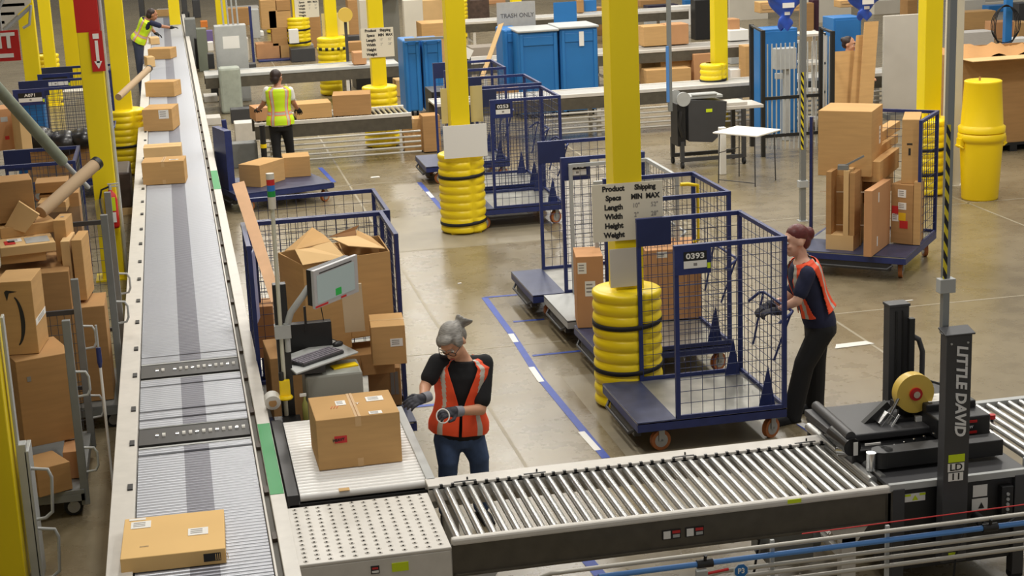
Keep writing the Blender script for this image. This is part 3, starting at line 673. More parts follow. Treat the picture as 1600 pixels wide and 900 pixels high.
# boxes riding the long conveyor, nearest first
A = at(190, 893, .8); carton_n, _ = cfit((190, 898), (354, 880), 872, CZ+.003, 1.05-.42, 'flat wide pale carton nearest on the long conveyor, lower left corner', hh=.095, tape='', mt=mat('cardboard_warm', (232, 192, 128), .75, noise=.04, scale=2, spec=.2), labels=[('T', .17, .8, .12, .11, LABEL), ('T', .13, .95, .1, .03, LABEL), ('T', .74, .48, .12, .11, LABEL), ('F', .87, .5, .1, .05, PRINT)])
for k in range(7):
    b = MB(); b.box((.245+.013*k*.9-.0, -.318, .047), (.004, .001, .04)); b.build('barcode_bar', _M['cardboard_warm'], carton_n)
text('::::::::', .03, carton_n, frame((-.17, -.16, .097), (1, 0, 0), (0, 1, 0)), PRINTG, name='printed_line')
cfit((224, 290), (290, 286), 255, CZ+.003, .42, 'taped brown carton on the long conveyor, second nearest, with white strip on top', tape='y', labels=[('T', .75, .3, .12, .05, LABEL)])
cfit((226, 257), (285, 253), 232, CZ+.003, .36, 'brown carton on the long conveyor touching the rear of the second nearest', tape='x', mt=CARD3)
cfit((225, 206), (271, 204), 172, CZ+.003, .62, 'brown carton with white shipping label on the long conveyor left of the cabinet', tape='x', labels=[('F', .72, .76, .16, .14, LABEL)])
cfit((228, 152), (273, 151), 129, CZ+.003, .4, 'brown carton on the long conveyor just behind the labelled one', tape='x')
cfit((232, 93), (267, 92), 77, CZ+.003, .45, 'brown carton on the long conveyor beside the reaching man legs', tape='')
cfit((231, 105), (243, 104), 90, CZ+.003, .4, 'small brown carton on the long conveyor below the reaching man', tape='', mt=CARD3)
cfit((236, 70), (250, 69), 60, CZ+.003, .5, 'small pale carton on the long conveyor at the hip of the reaching man', tape='', mt=CARD3)
cfit((243, 26), (266, 25), 16, CZ+.003, .7, 'farthest carton on the long conveyor with white top before the tunnel', tape='', labels=[('T', .5, .5, .4, .4, LABEL)])
tb = MB(); p0 = atY(185, 152, 24); p1 = atY(233, 107, 25.2); tb.cyl(p0, p1, .048, seg=20); o = tb.build('mailing_tube', mat('tube_kraft', (184, 158, 126), .8)); tag(o, 'brown cardboard mailing tube lying across the rail of the long conveyor', 'tube')
c_ = MB(); d = (p1-p0).normalized(); c_.cyl(p1-d*.03, p1+d*.015, .052, seg=20); c_.build('end_cap', BLACK, o)
# flat cart
cfit((375, 291), (408, 293), 257, .287, .62, 'brown carton with long side showing, left on the low flat cart', tape='', mt=CARD)
cfit((444, 278), (486, 275), 247, .287, .42, 'brown carton on the right of the low flat cart behind the man', tape='')
# carts of the row
cfit((903, 513), (945, 511), 402, .29, .42, 'tall orange brown carton with two white labels left of nearest column guard', mt=CARDR, tape='', labels=[('F', .22, .84, .085, .11, LABEL), ('F', .5, .55, .1, .15, LABEL)])
cfit((1010, 502), (1097, 497), 392, .29, .5, 'wide reddish carton inside the loaded cart behind cart 0393', mt=CARDR, tape='', labels=[('F', .3, .93, .1, .06, LABEL)])
cfit((663, 238), (690, 236), 182, .02, .4, 'tall brown carton left of the middle yellow column', mt=CARD2, tape='')
cfit((633, 237), (663, 235), 212, .02, .4, 'brown carton on the floor by the end leg of the conveyor', mt=CARD, tape='')
cfit((630, 211), (663, 209), 187, height_at(at(633, 237, .02), 212), .36, 'brown carton with white label stacked on another at the conveyor end', mt=CARD, tape='y', labels=[('F', .3, .6, .08, .05, LABEL)])
cfit((784, 175), (812, 173), 138, .29, .4, 'brown carton inside the cage cart directly behind cart 0253', mt=CARD2, tape='')
# right hand cart with tall boxes
bx_, z1 = cfit((1302, 383), (1345, 384), 276, .29, .62, 'large brown carton with cream bands at the bottom of the box loaded cart', mt=CARD2, tape='', labels=[('F', .5, .78, .62, .012, TAPEW), ('F', .5, .3, .62, .012, TAPEW)])
rzc = bx_.rotation_euler[2]
cfit((1278, 274), (1361, 277), 173, z1+.003, .62, 'big square brown carton on top left of the box loaded cart', mt=CARD, tape='', labels=[('R', .75, .55, .08, .2, LABEL)])
def qbox(FL, FR, BR, z, ytop, label, mt=CARD, marks=(), cat='box'):          # a carton from three seen base corners and its top row
    A = at(FL[0], FL[1], z); B = at(FR[0], FR[1], z); C_ = at(BR[0], BR[1], z); x = B-A; y = C_-B; 
    if y.length > x.length: y_ = y.normalized(); x = x-y_*x.dot(y_)
    else: x_ = x.normalized(); y = y-x_*y.dot(x_)
    rz = atan2(x.y, x.x)
    h = height_at(A, ytop)-z; c = A+x/2+y/2
    return carton((c.x, c.y, z+.001), (x.length, y.length, h), rz, label, mt=mt, tape='', labels=marks, cat=cat), z+h
qbox((1349, 401), (1360, 403), (1389, 381), .29, 298, 'narrow upright orange carton leaning at the front of the box loaded cart', mt=CARDR, marks=[('R', .3, .18, .03, .11, LABEL), ('R', .35, .84, .03, .11, LABEL)])
hzb, hzt = cfit((1391, 379), (1425, 383), 287, .29, .3, 'brown carton with red and yellow hazard labels on the box loaded cart', mt=CARD2, tape='', labels=[('F', .5, .85, .1, .09, LABEL), ('F', .52, .64, .1, .08, LABEL), ('F', .2, .56, .08, .1, REDL), ('F', .22, .44, .08, .09, LABEL), ('F', .6, .33, .1, .09, REDL), ('F', .52, .46, .09, .09, mat('hazard_yellow', (236, 190, 30), .6))])
qbox((1426, 383), (1437, 384), (1440, 378), .29, 285, 'slim upright carton against the mesh of the box loaded cart', mt=CARD)
qbox((1408, 287), (1435, 288), (1438, 273), hzt+.003, 187, 'tall narrow carton with black arrow print at the right of the loaded cart', mt=CARD, marks=[('F', .45, .5, .025, .08, PRINT), ('F', .45, .62, .06, .02, PRINT)])
_, q1 = qbox((1345, 284), (1374, 286), (1404, 262), 1.02, 252, 'deep long carton lowest of three lying across the loaded cart')
_, q2 = qbox((1342, 250), (1362, 251), (1403, 223), q1+.003, 236, 'long thin carton, middle of three lying across the loaded cart')
qbox((1336, 236), (1353, 237), (1406, 203), q2+.003, 221, 'long thin carton with red sticker topmost across the loaded cart', marks=[('F', .5, .5, .1, .07, REDL)])
qbox((1344, 318), (1362, 319), (1396, 296), .72, 285, 'brown carton under the three long cartons on the loaded cart', mt=CARD2)
frm = thing('corner_protector', 'open U shaped corrugated carton insert at the left of the loaded cart', 'packaging', (7.28, 17.2, .18), rzc-.2)
b = MB(); b.bx(-.16, .16, -.12, .12, 0, .28); b.build('base_block', CARD3, frm, bevel=.004)
b = MB(); b.bx(-.16, -.1, -.12, .12, .28, 1.0); b.build('side_wall', CARD2, frm); b = MB(); b.bx(.04, .1, -.12, .12, .28, 1.02); b.build('side_wall', CARD3, frm); b = MB(); b.bx(.11, .17, -.12, .12, .28, 1.0); b.build('side_wall', CARD2, frm)
g = thing('grey_bracket', 'grey metal bracket lying on the upright cardboard at the loaded cart', 'bracket', (7.26, 17.15, 1.23), rzc)
b = MB(); b.box((0, 0, .0), (.12, .1, .05)); b.box((.12, 0, .07), (.24, .04, .02), (0, -.5, 0)); b.build('arm', GREYP, g)

# open cartons heaped in the left cage cart
def open_carton(loc, size, rz, label, flaps, mt=CARD, labels=(), rot=None):
    w_, d_, h_ = size; t = thing('open_cardboard_box', label, 'box', loc, rz)
    if rot: t.rotation_euler = rot
    b = MB(); k = .008
    b.bx(-w_/2, w_/2, -d_/2, -d_/2+k, 0, h_); b.bx(-w_/2, w_/2, d_/2-k, d_/2, 0, h_); b.bx(-w_/2, -w_/2+k, -d_/2, d_/2, 0, h_); b.bx(w_/2-k, w_/2, -d_/2, d_/2, 0, h_); b.bx(-w_/2, w_/2, -d_/2, d_/2, 0, k); b.build('carton_body', mt, t)
    for side, ang, ln in flaps:
        a = radians(ang); b = MB()
        if side == 'F': b.box((0, -ln/2, 0), (w_-.01, ln, .006)); o = b.build('flap', CARD3, t); o.location = (0, -d_/2, h_); o.rotation_euler = (-a, 0, 0)
        if side == 'B': b.box((0, ln/2, 0), (w_-.01, ln, .006)); o = b.build('flap', CARD3, t); o.location = (0, d_/2, h_); o.rotation_euler = (a, 0, 0)
        if side == 'L': b.box((-ln/2, 0, 0), (ln, d_-.01, .006)); o = b.build('flap', CARD3, t); o.location = (-w_/2, 0, h_); o.rotation_euler = (0, a, 0)
        if side == 'R': b.box((ln/2, 0, 0), (ln, d_-.01, .006)); o = b.build('flap', CARD3, t); o.location = (w_/2, 0, h_); o.rotation_euler = (0, -a, 0)
    for (u, v, a, c_, lm) in labels:
        b = MB(); b.box(((u-.5)*w_, -d_/2-.0015, v*h_), (a, .002, c_)); b.build('shipping_label', lm, t)
    return t
def prism_box(top, z0, label, mt=CARD, marks=()):           # four seen top corners (px, py, Y), walls straight down to z0
    T = [atY(*p) for p in top]; zt = sum(p.z for p in T[:2])/2
    T = [Vector((p.x, p.y, zt)) for p in T]; c = sum(T, Vector())/4
    t = thing('open_cardboard_box', label, 'box', (c.x, c.y, z0)); L_ = [p-Vector((c.x, c.y, z0)) for p in T]; b = MB(); k = .01
    for i in range(4):
        p, q = L_[i], L_[(i+1) % 4]; n = (q-p).cross(Vector((0, 0, 1))).normalized()*-k
        b.add([Vector((p.x, p.y, 0)), Vector((q.x, q.y, 0)), q, p, Vector((p.x, p.y, 0))+n, Vector((q.x, q.y, 0))+n, q+n, p+n], [(0, 1, 2, 3), (5, 4, 7, 6), (3, 2, 6, 7), (0, 3, 7, 4), (1, 5, 6, 2)])
    b.poly([Vector((p.x, p.y, 0)) for p in L_], .008); b.build('carton_body', mt, t)
    return t, c, z0
def flap(t, pts, mt=CARD3):
    b = MB(); o = Vector(t.location); P = [atY(*p)-o for p in pts]; b.poly(P, .006); b.build('flap', mt, t)
t, _, _ = prism_box([(473, 416, 13.0), (541, 404, 13.1), (530, 380, 13.75), (434, 395, 13.55)], .86, 'open tall carton with raised flaps at the left of the heaped cart', CARD)
flap(t, [(473, 415, 12.98), (540, 403, 13.08), (517, 378, 13.35), (484, 387, 13.3), (461, 391, 13.2)])
flap(t, [(445, 393, 13.3), (461, 391, 13.2), (517, 378, 13.4), (508, 369, 13.6), (488, 356, 13.7)], CARD)
t, _, _ = prism_box([(541, 404, 13.12), (609, 391, 13.2), (592, 368, 13.85), (520, 380, 13.7)], .93, 'open tall carton behind the monitor, at the right of the heaped cart', CARD)
flap(t, [(518, 373, 13.45), (544, 385, 13.2), (602, 389, 13.2), (557, 369, 13.65)])
flap(t, [(512, 371, 13.5), (557, 369, 13.7), (555, 360, 13.75), (561, 352, 13.8)], CARDIN)
flap(t, [(557, 360, 13.8), (557, 369, 13.65), (602, 389, 13.2), (579, 370, 13.7)], CARD)
b = MB(); q = atY(558, 499, 13.1)-Vector(t.location); b.box(q, (.1, .006, .016)); b.build('shipping_label', LABEL, t)
cfit((583, 572), (636, 568), 512, .83, .4, 'square brown carton with white label at the right edge of the heaped cart', mt=CARD, tape='x', labels=[('F', .73, .57, .1, .065, LABEL)])
cfit((578, 636), (628, 633), 590, .3, .45, 'printed brown carton at the bottom right of the heaped cart', hh=.33, mt=CARD2, tape='', labels=[('F', .75, .6, .03, .2, PRINTG), ('F', .88, .6, .03, .2, PRINTG)])
carton((1.36, 13.2, .64), (.4, .4, .18), .04, 'low brown carton squeezed under the labelled one on the heaped cart', mt=CARD2, tape='', labels=[('F', .8, .6, .09, .05, PRINTG)])
carton((.85, 13.35, .29), (.62, .6, .56), .04, 'big brown carton at the bottom left of the heaped cart', mt=CARD2, tape='')
carton((1.2, 12.98, .5), (.16, .1, .34), .04, 'narrow brown carton with green print in the heaped cart', mt=CARD2, tape='', labels=[('F', .5, .75, .1, .09, mat('green_print', (60, 110, 40), .7))])
o = MB(); o.poly([(0, 0, 0), (.16, 0, 0), (.14, -.12, .42), (-.02, -.12, .42)], .01); x = o.build('paper_sheet', mat('kraft_paper_pale', (226, 204, 170), .7), None, loc=(1.14, 12.6, 1.14)); tag(x, 'pale crumpled paper sheet hanging below the monitor', 'paper')
pl = MB(); a_ = atY(372, 285, 14.6); b_ = atY(432, 470, 12.75); dd = (b_-a_); nx = Vector((1, 0, .18)).normalized()*.055
pl.poly([a_-nx, a_+nx, b_+nx*.8, b_-nx*.8], .02); tag(pl.build('cardboard_strip', mat('strip_pink_kraft', (222, 178, 138), .8, noise=.08, scale=6)), 'long slanted cardboard strip leaning on the left of the heaped cart', 'cardboard')
cfit((406, 560), (432, 558), 480, .5, .3, 'narrow orange carton at the left rim of the heaped cart', mt=CARDR, tape='')
cap_ = MB(); cap_.box((0, 0, 0), (.3, .012, .62), (0, 0, 0)); tag(cap_.build('blue_film_sheet', mat('lilac_film', (140, 146, 196), .4), None, loc=(.51, 13.9, 1.25), rz=1.4), 'lilac blue plastic sheet in the left side of the heaped cart', 'sheet')
# ---------------------------------------------------------------- computer stand behind the white conveyor
t = thing('tower_light', 'signal tower light with red, blue and green lenses on a thin white pole', 'signal light', (.60, 12.0, .7))
b = MB(); b.cyl((0, 0, 0), (.015, 0, 1.6), .016, seg=10); b.build('pole', mat('pole_ivory', (206, 204, 186), .45), t)
b = MB(); b.cyl((.015, 0, 1.6), (.016, 0, 1.69), .028, .03, seg=16); b.build('base_collar', WHITE2, t)
zz = 1.69
for nm, mt_ in (('green_lens', mat('lens_green', (30, 150, 70), .25)), ('blue_lens', mat('lens_blue', (50, 120, 200), .25)), ('red_lens', mat('lens_red', (200, 40, 40), .25)), ('cap', WHITE2)):
    b = MB(); b.cyl((.016, 0, zz), (.016, 0, zz+.043), .03, seg=16); b.build(nm, mt_, t); zz += .0435
t = thing('computer_stand', 'black upright stand with monitor arm and keyboard tray beside the long conveyor', 'stand', (.62, 12.05, 0))
b = MB(); b.bx(-.05, .05, -.04, .04, .02, 1.72); b.bx(-.1, .1, -.22, .1, 0, .03); b.build('upright', BLACK, t, bevel=.004)
b = MB(); b.tube([(.03, -.03, 1.38), (.07, -.05, 1.5), (.17, -.05, 1.62), (.22, -.03, 1.68)], .026); b.build('monitor_arm', GREYL, t)
b = MB(); b.cyl((.03, -.05, 1.2), (.03, -.05, 1.42), .022); b.box((.0, -.04, 1.36), (.12, .08, .1)); b.build('arm_clamp', GREYL, t)
K = [at(435, 562, 1.05), at(520, 532, 1.05), at(560, 552, 1.05), at(463, 586, 1.05)]
base = Vector((.62, 12.05, 0)); K = [p-base for p in K]
b = MB(); b.poly([K[0], K[3], K[2], K[1]], .014); b.build('keyboard_tray', GREYL, t, bevel=.004)
b = MB(); b.bx(.02, .3, -.02, .2, 1.0, 1.05); b.build('tray_bracket', BLACK, t)
# keyboard and mouse on the tray
ku = (K[2]-K[3]); kl = ku.length; kv = (K[0]-K[3]); kw = kv.length
k0 = K[3]+base+Vector((0, 0, .016)); ang = atan2(ku.y, ku.x)
kb = thing('keyboard', 'dark computer keyboard with worn light keys on the tray', 'keyboard', tuple(k0+ku*.42+kv*.38+Vector((0, 0, 0))), ang)
b = MB(); b.bx(-.215, .215, -.095, .085, 0, .022); b.build('case', CHAR, kb, bevel=.005)
key = MB(); key.bx(-.0115, .0115, -.011, .011, 0, .007); proto = None; KEYM = mat('key_cap', (128, 122, 132), .5)
for r_ in range(5):
    for c in range(16):
        pos = (-.197+c*.0263, -.075+r_*.034, .022)
        if proto is None: proto = key.build('key', KEYM, kb, bevel=.0); proto.location = pos
        else: copy_part(proto, kb, pos)
ms = thing('computer_mouse', 'black computer mouse at the right end of the keyboard tray', 'mouse', tuple(k0+ku*.86+kv*.62), ang)
b = MB(); b.ball((0, 0, .012), (.05, .034, .024), 16, 10); b.build('body', BLACK, ms); b = MB(); b.tube([(.03, .03, .02), (.0, .12, .05), (-.03, .13, .3), (-.1, .1, .5)], .004); b.build('cord', BLACKR, ms)
# monitor
TL, TR, BL_, BR_ = atY(499, 424, 11.95), atY(570, 398, 12.28), atY(484, 484, 11.86), atY(549, 456, 12.2)
cc = (TL+TR+BL_+BR_)/4; ux = ((TR-TL)+(BR_-BL_))/2; uz = ((TL-BL_)+(TR-BR_))/2; wm, hm = ux.length, uz.length
t = thing('computer_monitor', 'tilted flat monitor with grey screen and silver frame above the keyboard', 'monitor', tuple(cc))
Mm = frame((0, 0, 0), ux, uz)
b = MB(); b.bx(-wm/2, wm/2, -hm/2, hm/2, -.03, 0, M=Mm); b.build('bezel', mat('silver_bezel', (190, 190, 192), .4), t, bevel=.003)
b = MB(); b.bx(-wm/2+.0, wm/2-.06, -hm/2+.02, hm/2-.0, -.075, -.03, M=Mm); b.build('rear_housing', BLACK, t)
b = MB(); b.bx(-wm/2+.03, wm/2-.045, -hm/2+.035, hm/2-.045, 0, .003, M=Mm); s_ = b.build('screen', mat('screen_grey', (150, 164, 162), .3, emit=.25), t)
b = MB(); b.bx(-.02, .045, -hm/2+.045, -hm/2+.1, .003, .0045, M=Mm); b.build('green_button', mat('screen_green', (40, 160, 70), .4, emit=.2), s_)
b = MB(); b.bx(-wm/2+.06, wm/2-.07, hm/2-.035, hm/2-.028, .0, .0035, M=Mm); b.build('printed_dashes', PRINT, t)
b = MB(); b.bx(-wm/2, -wm/2+.14, -hm/2+.008, -hm/2+.022, 0, .003, M=Mm); b.bx(.04, .1, -hm/2+.008, -hm/2+.022, 0, .003, M=Mm); b.build('red_sticker', REDL, t)
t = thing('label_printer', 'large grey printer cabinet under the keyboard tray', 'printer', (.98, 12.2, .0))
b = MB(); b.bx(-.22, .22, -.17, .2, .45, .98); b.build('body', mat('printer_grey', (150, 152, 144), .5), t, bevel=.02)
b = MB(); b.bx(-.2, .2, -.19, -.16, .0, .45); b.bx(-.2, -.17, -.17, .19, 0, .45); b.bx(.17, .2, -.17, .19, 0, .45); b.build('stand', BLACK, t)
b = MB(); b.box((.1, .0, .985), (.2, .09, .012), (0, 0, .2)); b.build('yellow_strip', YBARREL, t)
t = thing('black_equipment_box', 'black panel box behind the keyboard tray', 'equipment', (.87, 12.55, .9)); b = MB(); b.bx(-.2, .16, -.02, .06, .0, .36); b.build('panel', BLACK, t, bevel=.005); b = MB(); b.bx(-.05, -.03, -.03, -.02, .3, .5); b.build('bracket', BLACK, t)
t = thing('tape_gun', 'yellow tape gun holder on the black stand under the keyboard', 'tool', (.6, 11.96, .86)); b = MB(); b.bx(-.04, .04, -.04, .0, 0, .14); b.lathe([(.05, -.01), (.06, 0), (.045, .02)], (0, -.02, 0), 16); b.build('holder', YBARREL, t, bevel=.006); b = MB(); b.cyl((-.02, -.02, .14), (-.02, -.02, .2), .02); b.build('grip', BLACK, t)
for k, (dx, dz, lab) in enumerate([(-.12, .84, 'white roll of labels beside the yellow tape gun'), (.1, .56, 'white roll with brown core low on the black stand')]):
    b = MB(); b.cyl((.62+dx, 11.9, dz), (.62+dx, 11.98, dz+.02), .06, seg=20); b.cyl((.62+dx, 11.895, dz), (.62+dx, 11.9, dz), .03, seg=16, mi=1); o = b.build('label_roll', [LABEL, CARD2]); tag(o, lab, 'roll')
t = thing('spray_bottle', 'slim clear bottle hanging on the black stand above the white roll', 'bottle', (.74, 11.93, .66)); b = MB(); b.lathe([(.018, 0), (.022, .02), (.022, .14), (.01, .17), (.01, .2)], seg=12); b.build('bottle', mat('olive_liquid', (150, 150, 80), .3), t); b = MB(); b.box((-.01, 0, .21), (.05, .02, .02)); b.build('nozzle', LABEL, t)
b = MB(); b.bx(.50, .70, 11.75, 12.0, .28, .7); tag(b.build('black_control_box', BLACK, None, bevel=.006), 'black control box low beside the long conveyor', 'box')

# ---------------------------------------------------------------- case sealer
t = thing('case_sealer', 'black and grey case sealing machine with tape roll at the lower right', 'packing machine', (4.75, 9.85, 0))
BX = 4.75; BY = 9.85
def ms_(b, nm, mt_, **k):
    o = b.build(nm, mt_, t, **k)
    for q in (b.pieces or [o]): q.location = (-BX, -BY, 0)
    return o
b = MB(); b.bx(4.22, 5.12, 9.15, 10.55, .17, .72); ms_(b, 'cabinet', BLACK, bevel=.006)
b = MB(); b.bx(4.22, 4.3, 9.12, 9.2, 0, .74); b.bx(5.06, 5.14, 9.12, 9.2, 0.05, .74); b.bx(4.22, 4.3, 10.5, 10.58, 0, .74); b.bx(5.06, 5.14, 10.5, 10.58, .05, .74); ms_(b, 'frame_leg', CHAR, bevel=.004)
for xx in (5.1, ): b = MB(); b.cyl((xx, 9.13, .045), (xx, 9.19, .045), .045, seg=14); ms_(b, 'wheel', BLACKR)
b = MB(); b.bx(4.2, 5.16, 9.16, 9.9, .74, .765); b.bx(4.2, 5.16, 9.98, 10.55, .74, .765); ms_(b, 'bed_plate', CHAR, bevel=.003)
b = MB(); b.bx(4.2, 5.16, 9.125, 9.16, .73, .775); ms_(b, 'bed_rail', GREYL, bevel=.003)
b = MB(); b.cyl((4.16, 9.3, .745), (4.16, 10.4, .745), .03); b.cyl((4.23, 9.3, .755), (4.23, 10.4, .755), .025); ms_(b, 'infeed_roller', ROLLM)
# posts
b = MB(); b.bx(4.515, 4.685, 9.03, 9.12, .24, 1.75); b.poly([(4.5, 9.02, 1.75), (4.7, 9.02, 1.75), (4.7, 9.13, 1.775), (4.5, 9.13, 1.775)], .012); fp_ = ms_(b, 'front_post', CHAR, bevel=.004)
LTR = mat('lettering_white', (226, 226, 226), .5)
Mt = frame((4.615, 9.026, 1.385), (0, 0, -1), (1, 0, 0)); 
text('LITTLE DAVID', .098, fp_, Mt, LTR, bold=.0035, xs=.97, slant=.2)
for xx in (4.545, 4.655): b = MB(); b.cyl((xx, 9.03, 1.7), (xx, 9.024, 1.7), .007); o = b.build('screw', GREYL, fp_)
b = MB(); b.box((4.6, 9.027, .945), (.11, .004, .05)); b.build('lime_sticker', LIMEL, fp_)
b = MB(); b.box((4.597, 9.027, .885), (.11, .004, .055)); b.build('white_tag', LABEL, fp_); b = MB(); b.box((4.597, 9.027, .822), (.1, .004, .055)); b.build('white_tag', LABEL, fp_)
text('LD', .065, fp_, FRONT(4.597, 9.0245, .885), PRINT, bold=.001, xs=1.1); text('11', .062, fp_, FRONT(4.597, 9.0245, .822), PRINT, bold=.001, xs=1.2)
b = MB(); b.box((4.59, 9.027, .29), (.055, .004, .03)); b.build('yellow_sticker', LIMEL, fp_)
b = MB(); b.bx(4.805, 4.955, 10.5, 10.6, .5, 1.53); b.bx(4.8, 4.96, 10.49, 10.61, 1.53, 1.55); b.bx(4.85, 4.865, 10.49, 10.5, .8, 1.5, mi=1); b.bx(4.9, 4.91, 10.49, 10.5, .8, 1.5, mi=1); ms_(b, 'rear_post', [CHAR, BLACK], bevel=.003)
q0 = atY(1424, 497, 10.45); b = MB(); b.bx(q0.x-.02, q0.x+.02, 10.43, 10.47, 1.0, q0.z); ms_(b, 'guide_bar', BLACK)
b = MB(); b.tube([(q0.x+.01, 10.45, 1.32), (q0.x+.06, 10.45, 1.29), (q0.x+.09, 10.45, 1.2), (q0.x+.09, 10.45, 1.0)], .02); ms_(b, 'curved_arm', CHAR)
# tape head
R0 = atY(1427, 613, 9.85)
b = MB(); b.cyl(R0+Vector((0, -.035, 0)), R0+Vector((0, .045, 0)), .135, seg=40); rl = ms_(b, 'tape_roll', mat('amber_tape_roll', (222, 188, 84), .35), bevel=.006)
b = MB(); b.cyl(R0+Vector((0, -.05, 0)), R0+Vector((0, .0, 0)), .045, seg=20); b.build('red_hub', REDP, rl); b = MB(); b.cyl(R0+Vector((0, -.06, 0)), R0+Vector((0, 0, 0)), .024, seg=12); b.build('hub_nut', CHROME, rl)
b = MB(); b.box(R0+Vector((-.02, .08, -.12)), (.1, .03, .35)); b.box(R0+Vector((.02, .06, -.2)), (.5, .14, .05)); ms_(b, 'tape_head_frame', BLACK)
hA = atY(1318, 690, 9.72); hB = atY(1462, 705, 9.72)
b = MB(); b.box(((hA.x+hB.x)/2, 9.72, (hA.z+hB.z)/2), (hB.x-hA.x, .3, .1), (0, .02, 0)); b.cyl((hA.x, 9.57, hA.z+.01), (hA.x, 9.87, hA.z+.01), .06, seg=20); ms_(b, 'top_head_housing', mat('gloss_black', (26, 26, 27), .28), bevel=.012)
b = MB(); b.box((hA.x+.02, 9.565, hA.z-.0), (.03, .004, .09)); ms_(b, 'warning_sticker', LABEL); b = MB(); b.box((hA.x+.14, 9.566, hA.z+.02), (.11, .006, .014)); ms_(b, 'maker_strip', LABEL)
b = MB(); b.cyl((hA.x, 9.6, hA.z+.075), (hA.x+.04, 10.3, hA.z+.06), .035, seg=14); b.box((hA.x+.3, 10.0, hA.z+.02), (.7, .6, .05)); ms_(b, 'top_head_plate', CHAR, bevel=.01)
b = MB(); b.bx(4.28, 5.1, 9.36, 9.5, .79, .9); b.cyl((4.28, 9.43, .79), (4.28, 9.43, .9), .07, seg=20); ms_(b, 'side_belt_drive', BLACK, bevel=.006)
b = MB(); b.bx(4.28, 5.1, 10.2, 10.34, .79, .9); b.cyl((4.28, 10.27, .79), (4.28, 10.27, .9), .07, seg=20); ms_(b, 'side_belt_drive', BLACK, bevel=.006)
b = MB(); b.cyl((4.19, 9.4, .78), (4.19, 9.4, .9), .032, seg=16); b.cyl((4.12, 9.75, .8), (4.2, 9.6, .83), .04, seg=16); ms_(b, 'belt_roller', CHROME)
b = MB(); b.tube([R0+Vector((-.27, -.03, -.24)), R0+Vector((-.18, -.03, -.13)), R0+Vector((-.12, -.03, -.02))], .012); b.tube([R0+Vector((-.22, -.07, -.26)), R0+Vector((-.13, -.07, -.12))], .009)
b.box(R0+Vector((-.2, 0, -.17)), (.08, .08, .1), (0, .7, 0)); b.box(R0+Vector((-.12, -.02, -.23)), (.14, .07, .04), (0, .5, 0)); ms_(b, 'spring_linkage', CHROME, bevel=.004)
b = MB(); b.box(R0+Vector((-.24, .06, -.15)), (.22, .05, .05), (0, -.7, 0)); b.box(R0+Vector((.05, .1, -.12)), (.3, .1, .04), (0, .1, 0)); ms_(b, 'linkage_arm', BLACK)
for k in range(6):
    b = MB(); b.cyl((4.36+k*.07, 9.56, hA.z-.02+.012*k), (4.36+k*.07, 9.575, hA.z-.02+.012*k), .009, seg=10); ms_(b, 'bolt', CHROME)
b = MB(); b.box(R0+Vector((.06, -.02, -.19)), (.1, .03, .05)); ms_(b, 'red_white_label', LABEL)
# logo housing on the right
b = MB(); b.bx(4.74, 5.12, 9.58, 9.9, .86, 1.0); b.bx(4.74, 5.1, 9.75, 10.2, .98, 1.05); lg = ms_(b, 'drive_housing', BLACK, bevel=.01)
for zz in (.965, .89): b = MB(); b.bx(4.76, 5.02, 9.574, 9.58, zz-.008, zz+.008); b.build('red_stripe', REDP, lg)
b = MB(); b.cyl((4.80, 9.572, .927), (4.80, 9.58, .927), .026, seg=20); b.build('round_badge', mat('badge_cream', (230, 214, 150), .5), lg)
text('LOVESHAW', .03, lg, FRONT(4.92, 9.575, .927), LTR, xs=.9)
b = MB(); b.bx(4.78, 5.0, 9.8, 9.95, 1.05, 1.053); b.build('red_white_label', LABEL, lg)
b = MB(); b.tube([(4.75, 9.9, 1.08), (4.85, 9.95, 1.15), (4.98, 9.95, 1.1), (5.12, 9.9, 1.02)], .009); b.build('cable', BLACKR, lg)
es = atY(1550, 654, 10.0); b = MB(); b.cyl(es, es+Vector((0, 0, .03)), .024, seg=16); b.cyl(es-Vector((0, 0, .12)), es, .012, seg=10, mi=1); ms_(b, 'emergency_stop', [REDP, BLACK])
for (x_, z_, w_, h_, lab) in ((4.38, .665, .14, .055, 'w'), (4.83, .655, .1, .08, 'g'), (4.83, .56, .11, .085, 'g')):
    b = MB(); b.box((x_, 9.146, z_), (w_, .004, h_)); o = ms_(b, 'warning_label', LABEL)
    if lab == 'w':
        for dx in (-.05, .05): b = MB(); b.box((x_+dx, 9.142, z_+.018), (.04, .003, .014)); b.build('yellow_mark', LIMEL, o)
        b = MB(); b.poly([(x_-.02, 9.142, z_-.018), (x_+.02, 9.142, z_-.018), (x_, 9.142, z_+.015)], .003); b.build('warning_triangle', LIMEL, o)
b = MB(); b.poly([(4.82, 9.142, .535), (4.86, 9.142, .535), (4.84, 9.142, .575)], .003); ms_(b, 'warning_triangle', PRINT)
b = MB(); b.bx(4.96, 5.04, 9.1, 9.15, .45, .68); sw = ms_(b, 'switch_box', BLACK, bevel=.004)
for k in range(5): b = MB(); b.cyl((5.0, 9.09, .63-k*.035), (5.0, 9.1, .63-k*.035), .011, seg=10); b.build('switch', GREYL, sw)
b = MB(); b.tube([(4.3, 9.1, .5), (4.36, 9.0, .38), (4.6, 8.98, .34), (4.66, 9.0, .5), (4.68, 9.1, .55)], .007); b.tube([(4.66, 9.0, .5), (4.6, 9.0, .3), (4.58, 9.0, .05)], .007); ms_(b, 'cable', BLACKR)
b = MB(); b.cyl((4.78, 9.0, .5), (4.78, 9.1, .5), .035, seg=16); b.tube([(4.78, 9.0, .5), (4.9, 8.98, .46), (5.0, 9.0, .5)], .01); ms_(b, 'plug', BLACK)
